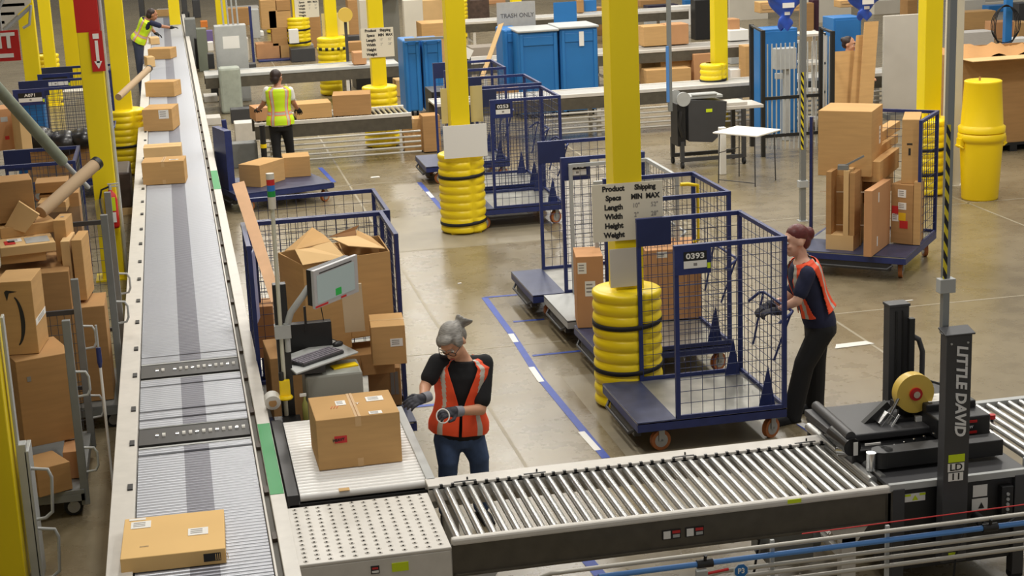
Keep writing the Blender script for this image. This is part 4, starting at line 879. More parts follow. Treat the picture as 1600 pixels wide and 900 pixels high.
# outfeed
t = thing('outfeed_conveyor', 'short roller conveyor leaving the case sealer at the right edge', 'conveyor', (5.7, 9.85, 0))
b = MB(); b.bx(-.5, .9, -.62, -.56, .72, .79); b.bx(-.5, .9, .52, .58, .72, .79); b.build('side_rail', GREYL, t, bevel=.003); proto = None; rr = MB(); rr.cyl((0, -.56, .765), (0, .52, .765), .022, seg=14)
for k in range(16):
    if proto is None: proto = rr.build('roller', ROLLM, t); proto.location = (-.44, 0, 0)
    else: copy_part(proto, t, (-.44+k*.085, 0, 0))
b = MB(); b.bx(.5, .56, -.6, -.54, 0, .72); b.bx(.5, .56, .5, .56, 0, .72); b.build('leg', CHAR, t)

# ---------------------------------------------------------------- conduits in front
for k, (x0, zA, mt_, lab) in enumerate([(1.95, .615, CONDUIT, 'topmost pale conduit running under the roller conveyor at the bottom of the photo'), (2.2, .555, BLUEPIPE, 'blue pipe running under the roller conveyor at the bottom of the photo'),
        (3.0, .49, CONDUIT, 'pale conduit just below the blue pipe'), (3.0, .44, CONDUIT, 'pale conduit third from the bottom, below the blue pipe'), (3.0, .385, CONDUIT, 'lowest pale conduit at the bottom right corner')]):
    b = MB(); pts = [(x0-.12, 8.95, zA-.1), (x0-.03, 8.82, zA-.01), (x0+.06, 8.8, zA), (5.6, 8.8, zA)] if k != 1 else [(x0, 8.8, zA), (5.6, 8.8, zA)]
    b.tube(pts, .014 if k != 1 else .018, seg=10); o = b.build('pipe' if k == 1 else 'conduit', mt_); tag(o, lab, 'pipe')
    if k == 1:
        for xx in (2.86, 4.72): c = MB(); c.cyl((xx-.05, 8.8, zA), (xx+.05, 8.8, zA), .027, seg=12); c.cyl((xx, 8.8, zA), (xx, 8.78, zA+.06), .01); c.build('coupling', BLACK, o)
b = MB(); b.tube([(3.5, 8.85, .645), (5.6, 8.85, .66)], .004); tag(b.build('red_cord', REDL), 'thin red pull cord running above the pale conduits', 'cord')
t = thing('pipe_tag', 'blue octagonal tag reading P3 hanging on the blue pipe', 'tag', (3.08, 8.77, .49))
b = MB(); b.rings([[(.05*cos(radians(22.5+45*i)), y_, .05*sin(radians(22.5+45*i))) for i in range(8)] for y_ in (0, .004)], sm=False); b.build('rim', LABEL, t)
b = MB(); b.rings([[(.044*cos(radians(22.5+45*i)), y_, .044*sin(radians(22.5+45*i))) for i in range(8)] for y_ in (-.002, 0)], sm=False); b.build('face', mat('tag_blue', (30, 110, 180), .5), t)
text('P3', .045, t, FRONT(0, -.0035, 0), LABEL, bold=.001)
t = thing('pull_switch', 'small red pull switch beside the blue P3 tag', 'switch', (2.86, 8.77, .5)); b = MB(); b.cyl((0, 0, 0), (.14, 0, .012), .009, seg=10); b.build('red_rod', REDP, t); b = MB(); b.box((-.03, 0, 0), (.07, .04, .06)); b.build('body', GREYL, t, bevel=.004)
for xx in (3.3, 4.05):
    b = MB(); b.bx(xx-.012, xx+.012, 8.82, 8.84, 0, .64); tag(b.build('conduit_stand', GREYL), ['thin grey strut holding the conduits left of the case sealer', 'thin grey strut holding the conduits under the end of the roller conveyor'][xx > 3.5], 'strut')
t = thing('chain_belt', 'grey ribbed plastic chain belt under the corner of the conveyors', 'belt', (1.78, 9.35, .12)); b = MB()
b.bx(-.32, .3, -.28, .2, -.05, 0)
for k in range(30): b.bx(-.31+k*.021, -.31+k*.021+.01, -.28, .2, 0, .008)
b.build('belt', GREYP, t); b = MB(); b.bx(-.3, -.26, -.2, .1, -.12, -.05); b.bx(.24, .28, -.2, .1, -.12, -.05); b.build('foot', GREYL, t)
t = thing('gear_motor', 'silver cylinder motor lying under the ball transfer table', 'motor', (1.65, 9.1, .42)); b = MB(); b.cyl((-.12, 0, 0), (.16, 0, .01), .05, seg=18); b.cyl((.16, 0, .01), (.26, 0, .01), .028, seg=12); b.build('body', GREYL, t)

# ---------------------------------------------------------------- thin poles
def pole(px, Y, z0, z1, r, lab, mt_=ALU, hz=None, boxz=None, foot=False):
    p = atY(px[0], px[1], Y); t = thing('support_pole', lab, 'pole', (p.x, Y, 0))
    b = MB(); b.bx(-r, r, -r, r, z0, z1); b.build('shaft', mt_, t, bevel=.003)
    if hz: b = MB(); b.bx(-r-.006, -r*.1, -r-.004, -r, hz[0], hz[1]); b.build('hazard_strip', HAZ, t)
    if boxz: b = MB(); b.bx(-r-.03, r+.03, -r-.02, r+.0, boxz, boxz+.09); b.build('junction_box', GREYL, t, bevel=.004)
    if foot: b = MB(); b.bx(-.06, .06, -.06, .06, 0, .01); b.build('foot_plate', GREYL, t)
    return t
pole((1254, 300), 19.92, 0, 4.5, .035, 'slim metal pole with hazard stripe standing behind the bending woman', hz=(.95, 1.95), boxz=.45, foot=True)
pole((1478, 400), 9.16, 1.73, 4.4, .022, 'slim metal pole with hazard stripe rising from the case sealer', hz=(2.05, 3.05), boxz=2.0)
pole((1046, 100), 24.2, 0.9, 4.5, .03, 'slim metal pole with blue hose at the packing machine', hz=None)
b = MB(); q = atY(1043, 100, 24.15); b.cyl((q.x, 24.15, 1.05), (q.x, 24.15, 1.9), .025, seg=10); tag(b.build('blue_hose', BLUEPIPE), 'blue hose tied along the slim pole at the packing machine', 'hose')
p = atY(1487, 200, 21.3); t = thing('beige_post', 'wide pale beige steel post right of the box loaded cart', 'post', (p.x, 21.3, 0)); b = MB(); b.bx(-.11, .12, -.06, .06, 0, 2.72); b.build('shaft', WHITE2, t, bevel=.006); b = MB(); b.bx(-.16, .17, -.1, .1, 0, .015); b.build('foot_plate', WHITE2, t)

# ---------------------------------------------------------------- yellow barrels
t = thing('yellow_barrel', 'yellow round trash barrel standing on the floor, lower of the two at the right', 'barrel', (10.60, 20.35, 0))
b = MB(); b.lathe([(.0, 0), (.235, 0), (.245, .02), (.285, .78), (.285, .8), (.31, .81), (.315, .85), (.315, .9), (.29, .92), (.27, .92), (.26, .8)], seg=40); b.build('tub', YBARREL, t)
for s_ in (-1, 1): b = MB(); b.tube([(s_*.29, -.06, .72), (s_*.34, -.05, .75), (s_*.34, .05, .75), (s_*.29, .06, .72)], .016); b.box((s_*.31, 0, .8), (.05, .12, .1)); b.build('handle', YBARREL, t)
t = thing('yellow_barrel', 'yellow round trash barrel turned upside down on top of the other one', 'barrel', (10.60, 20.35, .925))
b = MB(); b.lathe([(.31, .0), (.312, .07), (.285, .09), (.28, .1), (.245, .66), (.25, .68), (.235, .69), (.0, .69)], seg=40); b.build('tub', YBARREL, t); b = MB(); b.box((-.06, -.02, .71), (.02, .02, .06)); b.build('peg', CARD2, t)
# ---------------------------------------------------------------- gaylord bin at right
t = thing('gaylord_box', 'huge brown corrugated bin on a black pallet at the right edge', 'box', (12.75, 24.2, 0)); b = MB()
for (x0, x1, y0, y1) in ((-.92, .92, -.75, -.735), (-.92, .92, .735, .75), (-.92, -.905, -.75, .75), (.905, .92, -.75, .75)): b.bx(x0, x1, y0, y1, .14, 1.5)
b.build('walls', CARD2, t); b = MB(); b.bx(-.95, .95, -.78, .78, .1, .14); [b.bx(x_-.06, x_+.06, -.78, .78, 0, .1) for x_ in (-.85, 0, .85)]; b.build('pallet', BLACK, t)
b = MB(); b.surf(lambda u, v: (-.9+1.8*u, -.72+1.44*v, 1.45+.04*sin(u*23+v*4)*cos(v*13)+.02*sin(u*61)*sin(v*37)+.06*sin(pi*u)), 20, 12, wrap=False); b.build('paper_fill', mat('kraft_fill', (190, 140, 84), .85), t)
b = MB(); b.bx(-.92, .92, -1.15, -.75, 1.49, 1.5); o = b.build('flap', CARD3, t); o.rotation_euler = (.0, 0, 0)

# ---------------------------------------------------------------- far conveyors (fronts parallel to the aisle)
def far_conv(x0, x1, Y, W, lab, top=WHITEP, rollers=False, z=.75, beam=BEAM, legs=2.6, belt=None):
    t = thing('roller_conveyor' if rollers else 'belt_conveyor', lab, 'conveyor', ((x0+x1)/2, Y+W/2, 0)); h = (x1-x0)/2
    b = MB(); b.bx(-h, h, -W/2, -W/2+.07, z-.05, z+.01); b.bx(-h, h, W/2-.07, W/2, z-.05, z+.01); b.build('side_rail', top, t, bevel=.005)
    b = MB(); b.bx(-h, h, -W/2+.01, -W/2+.04, z-.26, z-.05); b.bx(-h, h, W/2-.04, W/2-.01, z-.26, z-.05); b.build('side_beam', beam, t)
    if rollers:
        rr = MB(); rr.cyl((0, -W/2+.07, z-.02), (0, W/2-.07, z-.02), .024, seg=8); n = min(98, int(2*h/.085)); proto = None
        for k in range(n):
            x = -h+.04+k*(2*h-.08)/(n-1)
            if proto is None: proto = rr.build('roller', ROLLM, t); proto.location = (x, 0, 0)
            else: copy_part(proto, t, (x, 0, 0))
    else: b = MB(); b.bx(-h, h, -W/2+.07, W/2-.07, z-.03, z-.004); b.build('belt', belt or mat('belt_grey', (190, 188, 182), .4, noise=.06), t)
    k = -h+.3
    while k < h:
        b = MB(); b.bx(k-.035, k+.035, -W/2+.02, -W/2+.09, 0, z-.2); b.bx(k-.035, k+.035, W/2-.09, W/2-.02, 0, z-.2); b.bx(k-.02, k+.02, -W/2+.09, W/2-.09, .2, .25); b.build('leg', WHITEP, t); k += legs
    return t
far_conv(1.2, 3.78, 26.93, 1.0, 'roller conveyor where the man in the yellow vest packs cartons', rollers=True)
far_conv(4.3, 16.0, 27.75, .72, 'long conveyor with white rails running behind the navy carts and the packing machine')
far_conv(.6, 4.6, 34.1, .9, 'conveyor with grey rail behind the man in the yellow vest', top=GREYL)
far_conv(6.0, 13.2, 33.55, .9, 'second white railed conveyor beyond the blue bins', belt=mat('belt_dark', (150, 146, 138), .5))
far_conv(7.4, 13.5, 42.3, .9, 'farthest white conveyor at the top of the photo')
for k in range(5):
    b = MB(); z = .12+k*.085; b.cyl((1.3, 26.85, z), (3.9, 26.85, z), .018, seg=8); tag(b.build('conduit', CONDUIT), 'pale conduit under the conveyor where the man in yellow vest works', 'pipe', 'conduits under the packing conveyor')
for k in range(5):
    b = MB(); z = .1+k*.085; b.cyl((6.2, 27.7, z), (15, 27.7, z), .018, seg=8); tag(b.build('conduit', CONDUIT), 'pale conduit under the long white railed conveyor behind the carts', 'pipe', 'conduits under the long back conveyor')
# cartons and goods on the man's conveyor
cfit((464, 187), (519, 183), 164, .76, .5, 'wide low brown carton on the conveyor right of the man in yellow vest', mt=CARD, tape='')
cfit((521, 182), (580, 179), 150, .76, .55, 'plain brown carton at the right of the packing conveyor under the specs sign', mt=CARD2, tape='')
cfit((400, 190), (422, 188), 170, .76, .5, 'reddish carton in front of the man in the yellow vest', mt=CARDR, tape='', labels=[('T', .5, .3, .1, .06, LABEL)])
# blue bins
def bin_(px0, px1, ytop, Y, dpt, lab, z0=0.0, lid=True, notch=True):
    a = atY(px0, 100, Y); c = atY(px1, 100, Y); h = atY((px0+px1)/2, ytop, Y).z; w_ = c.x-a.x
    t = thing('blue_bin', lab, 'bin', ((a.x+c.x)/2, Y+dpt/2, z0)); h -= z0
    b = MB(); b.bx(-w_/2, w_/2, -dpt/2, dpt/2, .1, h); b.build('shell', BLUEP, t, bevel=.03)
    b = MB()
    for x_ in (-w_/2+.03, w_/2-.09): b.bx(x_, x_+.06, -dpt/2-.03, -dpt/2, .1, h-.03)
    b.bx(-w_/2+.09, w_/2-.09, -dpt/2-.02, -dpt/2, h-.25, h-.08); b.build('rib', BLUEP, t, bevel=.01)
    if lid: b = MB(); b.bx(-w_/2-.02, w_/2+.02, -dpt/2-.05, dpt/2, h, h+.045); b.build('lid', GREYL, t, bevel=.015)
    if notch: b = MB(); b.bx(.0, .09, -dpt/2-.035, -dpt/2-.03, h-.33, h-.06); b.build('white_strip', LABEL, t)
    for x_ in (-w_/2+.12, w_/2-.12):
        b = MB(); b.cyl((x_, -dpt/2+.1, .05), (x_+.03, -dpt/2+.1, .05), .05, seg=12); b.build('wheel', BLACKR, t)
    return t
bin_(811, 873, 50, 30.2, .9, 'tall blue plastic bin with grey lid, left of the pair by the nearest column', notch=False)
bin_(876, 935, 44, 30.2, .9, 'tall blue plastic bin with white strip and grey lid, right of the pair', )
bin_(787, 815, 45, 30.7, .7, 'narrow side of a blue plastic bin left of the blue pair', lid=False, notch=False)
bin_(631, 658, 63, 31.6, .8, 'blue plastic bin left half behind the small tape machine', notch=False, lid=False)
bin_(661, 692, 62, 31.6, .8, 'blue plastic bin right of its twin behind the small tape machine', notch=False, lid=False)
board(632, 58, 692, 62, 31.55, 'grey rim board across the two far blue bins', GREYP, 'rim_board', .1)
board(865, 3, 901, 42, 34.4, 'blue flat board behind the blue bins at the top of the photo', BLUEP, 'blue_board')
tb_ = atY(808, 24, 31.5); t = thing('trash_only_board', 'grey board reading TRASH ONLY above the blue bins', 'sign', (tb_.x, 31.5, tb_.z)); b = MB(); b.bx(-.4, .36, -.01, .01, -.3, .26); b.build('board', mat('board_grey', (166, 164, 160), .7, noise=.06), t); b = MB(); b.bx(-.03, .03, .01, .04, -tb_.z, -.3); b.build('post', GREYP, t)
text('TRASH ONLY', .115, t, FRONT(-.0, -.012, .0), mat('ink_dark_grey', (92, 90, 90), .7), bold=.001, xs=.95)
b = MB(); p0 = atY(752, 125, 29.5); p1 = atY(783, 38, 30.0); dv = Vector((.05, 0, .015)); b.poly([p0-dv, p0+dv, p1+dv, p1-dv], .03); tag(b.build('wooden_board', WOODM), 'long pale wooden board leaning beside the middle yellow column', 'board')
# small sealer with tape roll between blue bins
t = thing('small_case_sealer', 'small grey case sealer with amber tape roll at the blue bins', 'packing machine', (4.95, 29.3, 0))
b = MB(); b.bx(-.1, .0, -.2, -.1, 0, 1.6); b.bx(.12, .25, -.25, -.15, 0, 1.45); b.build('post', CHAR, t); b = MB(); b.bx(-.5, .4, -.3, .5, .3, .8); b.build('body', BLACK, t, bevel=.01)
b = MB(); b.cyl((0.02, -.2, 1.02), (.02, -.12, 1.02), .14, seg=24); b.build('tape_roll', _M['amber_tape_roll'], t); b = MB(); b.box((.18, -.27, 1.45), (.18, .02, .18), (0, .5, 0)); b.build('paper_tag', LABEL, t); b = MB(); b.bx(.13, .24, -.26, -.25, .55, .68); b.build('lime_sticker', LIMEL, t)
t = thing('tape_dispenser', 'distant amber tape roll on a dark stand left of the column with specs sign', 'tape dispenser', (3.62, 34.95, 0)); b = MB(); b.cyl((0, -.05, 1.75), (0, .05, 1.75), .15, seg=24); b.build('tape_roll', _M['amber_tape_roll'], t); b = MB(); b.bx(-.03, .03, .05, .1, 0, 1.78); b.build('pole', CHAR, t)

# ---------------------------------------------------------------- packing machine, white table, fence
t = thing('packing_machine', 'dark grey wheeled packing machine with pale disc near the white table', 'packing machine', (7.95, 24.4, 0))
b = MB(); b.rings([[(x_, y_, z_) for x_, z_ in ((-.28, .42), (.1, .38), (.3, .55), (.34, 1.0), (-.28, 1.06))] for y_ in (-.28, .28)], sm=False); b.build('body', CHAR, t, bevel=.01)
b = MB(); b.box((.05, -.285, .88), (.1, .004, .05)); b.build('lime_sticker', LIMEL, t)
b = MB(); b.cyl((-.36, -.3, 1.08), (-.36, -.26, 1.08), .11, seg=24); b.cyl((-.46, -.2, 1.12), (-.46, -.16, 1.12), .1, seg=24); b.build('disc', GREYL, t)
b = MB(); b.bx(-.45, -.32, -.25, .1, .35, 1.0); b.tube([(-.4, -.3, .9), (-.44, -.32, .7), (-.38, -.3, .5)], .03); b.build('front_assembly', BLACK, t)
b = MB(); b.bx(.34, .95, -.25, .3, .86, .91); b.bx(.3, .7, -.2, .2, .91, .96); b.build('outfeed_table', mat('table_grey_white', (198, 192, 182), .5), t, bevel=.005)
b = MB()
for x_ in (-.38, .62):
    for y_ in (-.25, .25): b.bx(x_-.03, x_+.03, y_-.03, y_+.03, .1, .86 if x_ > 0 else .42)
b.bx(-.38, .62, -.27, -.23, .1, .16); b.bx(-.38, .62, .23, .27, .1, .16); b.build('stand_frame', CHAR, t)
for x_ in (-.38, .62):
    for y_ in (-.25, .25): b = MB(); b.cyl((x_-.02, y_, .05), (x_+.02, y_, .05), .05, seg=12); b.build('caster', BLACKR, t)
b = MB(); b.bx(-.28, .3, -.2, .2, 1.06, 1.1); b.cyl((-.2, -.2, 1.12), (.2, -.2, 1.12), .02); b.build('top_rail', GREYL, t)
t = thing('white_table', 'small square white table with thin wire legs on the open floor', 'table', (8.12, 22.75, 0), -.9)
b = MB(); b.bx(-.38, .38, -.33, .33, .735, .76); b.build('tabletop', LABEL, t, bevel=.008)
for x_, y_ in ((-.3, -.27), (.3, -.27), (-.3, .27), (.3, .27)): b = MB(); b.tube([(x_, y_, .73), (x_*1.05, y_*1.05, 0)], .009); b.build('leg', CHAR, t)
b = MB(); b.tube([(-.31, -.28, .05), (.31, -.28, .05)], .007); b.tube([(-.3, -.27, .45), (-.3, .27, .45)], .007); b.build('stretcher', CHAR, t)
b = MB(); b.bx(7.93, 8.03, 23.4, 23.5, 0, .72); tag(b.build('white_bollard', LABEL, None, bevel=.01), 'short white post under the left corner of the white table', 'post')
t = thing('bar_fence', 'black framed fence with upright grey bars in front of the blue cabinet', 'fence', (10.1, 24.6, 0))
A_ = atY(1192, 48, 24.6); B_ = atY(1283, 38, 24.6); C_ = atY(1301, 40, 23.9); D_ = atY(1174, 45, 25.6); X_ = lambda p: p.x-10.1
b = MB()
for p, y_ in ((A_, 0), (B_, 0), (C_, -.7), (D_, 1.0)): b.bx(X_(p)-.03, X_(p)+.03, y_-.03, y_+.03, 0, 2.0)
b.bx(X_(A_), X_(B_), -.02, .02, .9, .95); b.bx(X_(A_), X_(B_), -.02, .02, .3, .35)
b.tube([(X_(D_), 1.0, 1.98), (X_(A_), 0, 1.98)], .025, seg=6); b.tube([(X_(B_), 0, 1.98), (X_(C_), -.7, 1.98)], .025, seg=6); b.build('frame', BLACK, t)
n = 13; 
for k in range(1, n): b = MB(); x_ = X_(A_)+(X_(B_)-X_(A_))*k/n; b.cyl((x_, 0, .1), (x_, 0, 1.78), .012, seg=8); b.build('bar', GREYL, t)
for k in range(1, 4): b = MB(); x_ = X_(B_)+(X_(C_)-X_(B_))*k/4; b.cyl((x_, -.7*k/4, .1), (x_, -.7*k/4, 1.9), .012, seg=8); b.build('bar', GREYL, t)
def cab(px0, px1, ytop, Y, D, lab, mt_, nm='cabinet', z0=0, cat='cabinet', shelf=False):
    a = atY(px0, 100, Y); c = atY(px1, 100, Y); h = atY((px0+px1)/2, ytop, Y).z; w_ = c.x-a.x; t = thing(nm, lab, cat, ((a.x+c.x)/2, Y+D/2, z0)); h -= z0
    if shelf:
        b = MB()
        for x_ in (-w_/2, w_/2-.04):
            for y_ in (-D/2, D/2-.04): b.bx(x_, x_+.04, y_, y_+.04, 0, h)
        b.build('upright', mt_, t)
        for k in range(4): b = MB(); z_ = .15+(h-.2)*k/3; b.bx(-w_/2, w_/2, -D/2, D/2, z_, z_+.04); b.build('shelf', mt_, t)
    else:
        b = MB(); b.bx(-w_/2, w_/2, -D/2, D/2, 0, h); b.build('body', mt_, t, bevel=.012)
        b = MB(); b.bx(-w_/2+.03, w_/2-.03, -D/2-.012, -D/2, .06, h-.04); b.build('front_panel', mt_, t, bevel=.005)
    return t
cab(1187, 1246, 45, 27.1-.6, .5, 'blue cabinet behind the bar fence with a blue bag above it', BLUEP)
cab(1302, 1345, 27, 26.8, .5, 'blue cabinet behind the partly hidden person', BLUEP)
cab(1188, 1250, 2, 27.3, .3, 'brown corrugated carton on the blue cabinet behind the bar fence', CARD, 'cardboard_box', z0=2.0, cat='box')
cab(1312, 1345, 0, 27.4, .3, 'brown corrugated carton on the blue cabinet behind the hidden person', CARD, 'cardboard_box', z0=2.0, cat='box')
def bag(px, y0, y1, y2, Y, lab):
    p = atY(px, y0, Y); h0 = p.z; h1 = atY(px, y1, Y).z; h2 = atY(px, y2, Y).z
    t = thing('dunnage_bag', lab, 'bag', (p.x, Y, h2)); H_ = h0-h2; k = (h1-h2)
    b = MB(); b.surf(lambda u, v: ((.06+.07*sin(pi*min(v/.4, 1)) if v < .4 else .06+(v-.4)*.5)*cos(2*pi*u)*(1+.12*sin(6*pi*u+9*v)), (.06+.1*v)*sin(2*pi*u), H_*v+.03*sin(4*pi*u)), 30, 18); b.build('bag', BLUEBAG, t)
    b = MB(); b.box((0, -.12-.05, H_*.75), (.2, .01, .08)); b.box((0, -.12, H_*.5), (.09, .01, .05)); b.build('paper_label', LABEL, t)
bag(1226, -6, 20, 46, 25.7, 'blue plastic bag with white labels hanging above the bar fence'); bag(1350, -8, 10, 30, 25.7, 'blue plastic bag hanging above the leaning cardboard sheets')
t = thing('bag_dispenser', 'grey metal dispenser head under the blue bag behind the bar fence', 'machine', (atY(1228, 80, 25.9).x, 25.9, 0)); b = MB(); b.bx(-.2, .15, -.1, .1, 1.2, 1.55); b.bx(-.05, .05, -.05, .05, 0, 1.2); b.bx(-.22, -.1, -.12, -.05, 1.05, 1.15); b.build('head', GREYL, t, bevel=.01)
cab(1252, 1290, 52, 26.6, .5, 'white top shelf rack with black totes between the blue cabinets', WHITE2, 'shelf_rack', cat='rack', shelf=True)
def lean(px0, px1, y0, y1, Y, lean_, lab, mt_=CARD, wd=.24):
    p0 = atY(px0, y0, Y); p1 = atY(px1, y1, Y-.4); p1.z = max(p1.z, .01); b = MB(); dv = Vector((wd/2, .0, 0)); b.poly([p1-dv, p1+dv, p0+dv, p0-dv], .03); tag(b.build('cardboard_sheet', mt_), lab, 'cardboard')
lean(1323, 1312, 80, 205, 24.6, 0, 'wide cardboard sheet leaning, leftmost of three in front of the hidden person', wd=.46)
lean(1347, 1333, 55, 205, 24.5, 0, 'cardboard sheet leaning, middle of three beside the off white panel', wd=.2)
lean(1361, 1349, 34, 205, 24.4, 0, 'tallest cardboard sheet leaning, rightmost of three beside the off white panel', wd=.23)
a = atY(1373, 100, 27.6); c = atY(1436, 100, 27.6); h = atY(1400, 22, 27.6).z; t = thing('partition_panel', 'large off white partition panel left of the right yellow column', 'panel', ((a.x+c.x)/2, 27.4, 0)); b = MB(); w_ = c.x-a.x; b.bx(-w_/2, w_/2, 0, .06, .08, h); b.build('panel', WHITE2, t, bevel=.01); b = MB(); b.bx(-w_/2, -w_/2+.06, -.2, .26, 0, .08); b.bx(w_/2-.06, w_/2, -.2, .26, 0, .08); b.build('foot', GREYP, t); b = MB(); b.bx(w_/2-.07, w_/2-.02, -.006, 0, .75, 1.0); b.build('notice', LABEL, t)

# coiled hose at upper right
q = atY(1571, 42, 25.25); t = thing('coiled_hose', 'black coiled air hose hanging at the upper right corner', 'hose', (q.x, 25.25, q.z))
for k in range(4): b = MB(); b.tube([((.18+.028*k)*cos(a_)+.012*k, .02*k, (.36-.02*k)*sin(a_)+.01*k) for a_ in [2*pi*i/28 for i in range(28)]], .008, closed=True, seg=7); b.build('loop', BLACKR, t)
pb = atY(1574, 45, 25.4); b = MB(); b.bx(pb.x-.06, pb.x+.06, 25.35, 25.45, 0, 3.0); tag(b.build('blue_post', BLUEP, None, bevel=.004), 'blue post carrying the coiled black hose at the upper right', 'post')
# ---------------------------------------------------------------- left of the long conveyor: grey carts with cartons
def u_cart(x0, x1, y0, y1, lab, H=1.35):
    t = thing('grey_u_cart', lab, 'cart', ((x0+x1)/2, (y0+y1)/2, 0)); w_, d_ = (x1-x0)/2, (y1-y0)/2
    b = MB(); b.bx(-w_, w_, -d_, d_, .2, .23); b.bx(-w_, w_, -d_, -d_+.03, .14, .2); b.bx(w_-.03, w_, -d_, d_, .14, .2); b.build('deck', GREYP, t, bevel=.003)
    for y_ in (-d_+.04, d_-.04):
        b = MB(); b.bx(w_-.03, w_+.03, y_-.025, y_+.025, .1, H); b.build('corner_post', GREYP, t, bevel=.004)
        for z0 in (.35, .95):
            b = MB(); s_ = .1; b.tube([(w_-.0, y_, z0), (w_+s_, y_+.0, z0+.01), (w_+s_+.02, y_, z0+.05), (w_+s_+.02, y_, z0+.15), (w_+s_, y_, z0+.19), (w_-.0, y_, z0+.2)], .01); b.build('loop_handle', GREYL, t)
    b = MB(); b.bx(-w_, w_, d_-.03, d_, H-.3, H-.26); b.bx(-w_, w_, d_-.03, d_, .6, .63); b.build('back_rail', CHAR, t)
    b = MB(); wires(b, (-w_, d_-.015, .25), (1, 0, 0), (0, 0, 1), 2*w_, H-.55, 14, 12); b.build('wire_back', GREYWIRE, t)
    for x_ in (-w_+.1, w_-.1):
        for y_ in (-d_+.1, d_-.1): caster(t, x_, y_, .2, BLACKR, .07)
    return t
u_cart(-1.75, -.95, 12.15, 13.55, 'grey U frame cart with stacked cartons at the lower left', H=1.55)
u_cart(-1.75, -.7, 14.2, 15.35, 'tall grey framed cart holding long upright cartons at the left', H=1.92)
t = thing('push_stick', 'thin pale pole with blue collar standing between grey carts and long conveyor', 'pole', tuple(at(178, 772, 0)))
hb = height_at(at(178, 772, 0), 508); b = MB(); b.cyl((0, 0, 0), (0, 0, hb-.2), .011, seg=8); b.build('shaft', LABEL, t); b = MB(); b.cyl((0, 0, hb-.3), (0, 0, hb-.18), .02, seg=10); b.cyl((0, 0, hb-.34), (0, 0, hb-.3), .012, .02, seg=10); b.build('blue_collar', NAVY, t); b = MB(); b.cyl((0, 0, hb-.18), (0, 0, hb), .009, seg=8); b.build('tip', GREYL, t)
lw, zlow = cfit((40, 701), (128, 683), 566, .47, .55, 'big brown carton under the smile printed carton at the lower left', mt=CARD2, tape='', labels=[('F', .2, .78, .03, .04, PRINTG)])
cfit((62, 778), (114, 764), 706, .235, .34, 'dark brown carton on the deck of the lower left cart', hh=.22, mt=CARD2, tape='')
carton((-1.03, 12.55, .235), (.14, .3, .22), 0, 'small reddish carton at the right rim of the lower left cart', mt=CARDR, tape='')
am, za = cfit((27, 556), (83, 548), 447, zlow+.004, .42, 'carton printed with a large black curved smile arrow at the left', mt=CARD, tape='', labels=[('R', .5, .42, .4, .05, LABEL)], hh=.58)
am.rotation_euler[2] -= .3; am.location.x -= .04
mo = MB(); A1 = [(.02+.085*cos(a_)-.0, -.0, .27+.21*sin(a_)) for a_ in [radians(-80+150*i/20) for i in range(21)]]
outer = []; inner = []
for i, a_ in enumerate([radians(-72+140*i/22) for i in range(23)]):
    wd = .012+.013*sin(pi*i/22)
    outer.append((-.03+(.075+wd*.5)*cos(a_), -.213, .27+(.2+wd*.5)*sin(a_))); inner.append((-.03+(.075-wd*.8)*cos(a_), -.213, .27+(.2-wd*.3)*sin(a_)))
vs = outer+inner; n = len(outer); mo.add(vs, [(i, i+1, n+i+1, n+i) for i in range(n-1)], 0); mo.poly([(-.075, -.2125, .5), (-.06, -.2125, .515), (.02, -.2125, .5), (-.04, -.2125, .49), (-.06, -.2125, .43)], .002)
mo.build('printed_arrow', PRINT, am)
# long uprights and flat cartons behind
cfit((92, 432), (111, 431), 345, 1.3, .3, 'narrow upright carton with small round print behind the smile carton', mt=CARD, tape='', labels=[('T', .5, .5, .03, .03, PRINTG)])
cfit((104, 470), (118, 469), 378, 1.12, .4, 'long upright carton, left of the leaning pair on the second grey cart', mt=CARD3, tape='')
cfit((121, 470), (137, 469), 376, 1.12, .4, 'long upright carton, right of the leaning pair on the second grey cart', mt=CARD, tape='')
carton((-1.35, 14.75, .235), (.6, .85, 1.2), 0, 'tall brown carton under the flat cartons of the second grey cart', mt=CARD2, tape='')
carton((-.93, 14.6, .235), (.3, .5, .86), 0, 'brown carton under the long upright cartons of the second grey cart', mt=CARD2, tape='')
cfit((2, 414), (73, 407), 398, 1.5, .5, 'flat brown carton low in the pile at the left', mt=CARD, tape='')
t, zt_ = cfit((2, 402), (88, 392), 388, 1.58, .42, 'open shallow tray of wrapped goods in the pile at the left', mt=CARD3, tape='', labels=[('T', .7, .45, .2, .25, GREYL), ('T', .2, .4, .09, .16, REDL), ('T', .3, .6, .12, .14, LABEL)])
cfit((2, 374), (90, 362), 357, 1.66, .4, 'wide flat carton behind the shallow tray at the left', mt=CARD, tape='')
cfit((-8, 351), (57, 344), 287, 1.78, .35, 'big brown carton with pale top edge at the left edge of the photo', mt=CARD2, tape='')
fp_ = MB(); fp_.poly([atY(*q) for q in ((30, 313, 14.9), (8, 352, 14.9), (40, 362, 14.9), (62, 334, 14.9))], .05); tag(fp_.build('cardboard_piece', CARD3), 'tilted cardboard piece with pale edge below the end of the mailing tube', 'cardboard')
cfit((56, 303), (107, 299), 287, 1.86, .3, 'dark brown box with pale rim behind the mailing tube', mt=CARD2, tape='')
carton((-1.17, 16.0, 0), (.36, .3, 1.84), 0, 'tall dark carton stack under the box with pale rim at the left', mt=CARD2, tape='')
cfit((60, 334), (104, 331), 318, 1.72, .4, 'pale brown carton behind the lower end of the mailing tube', mt=CARD, tape='')
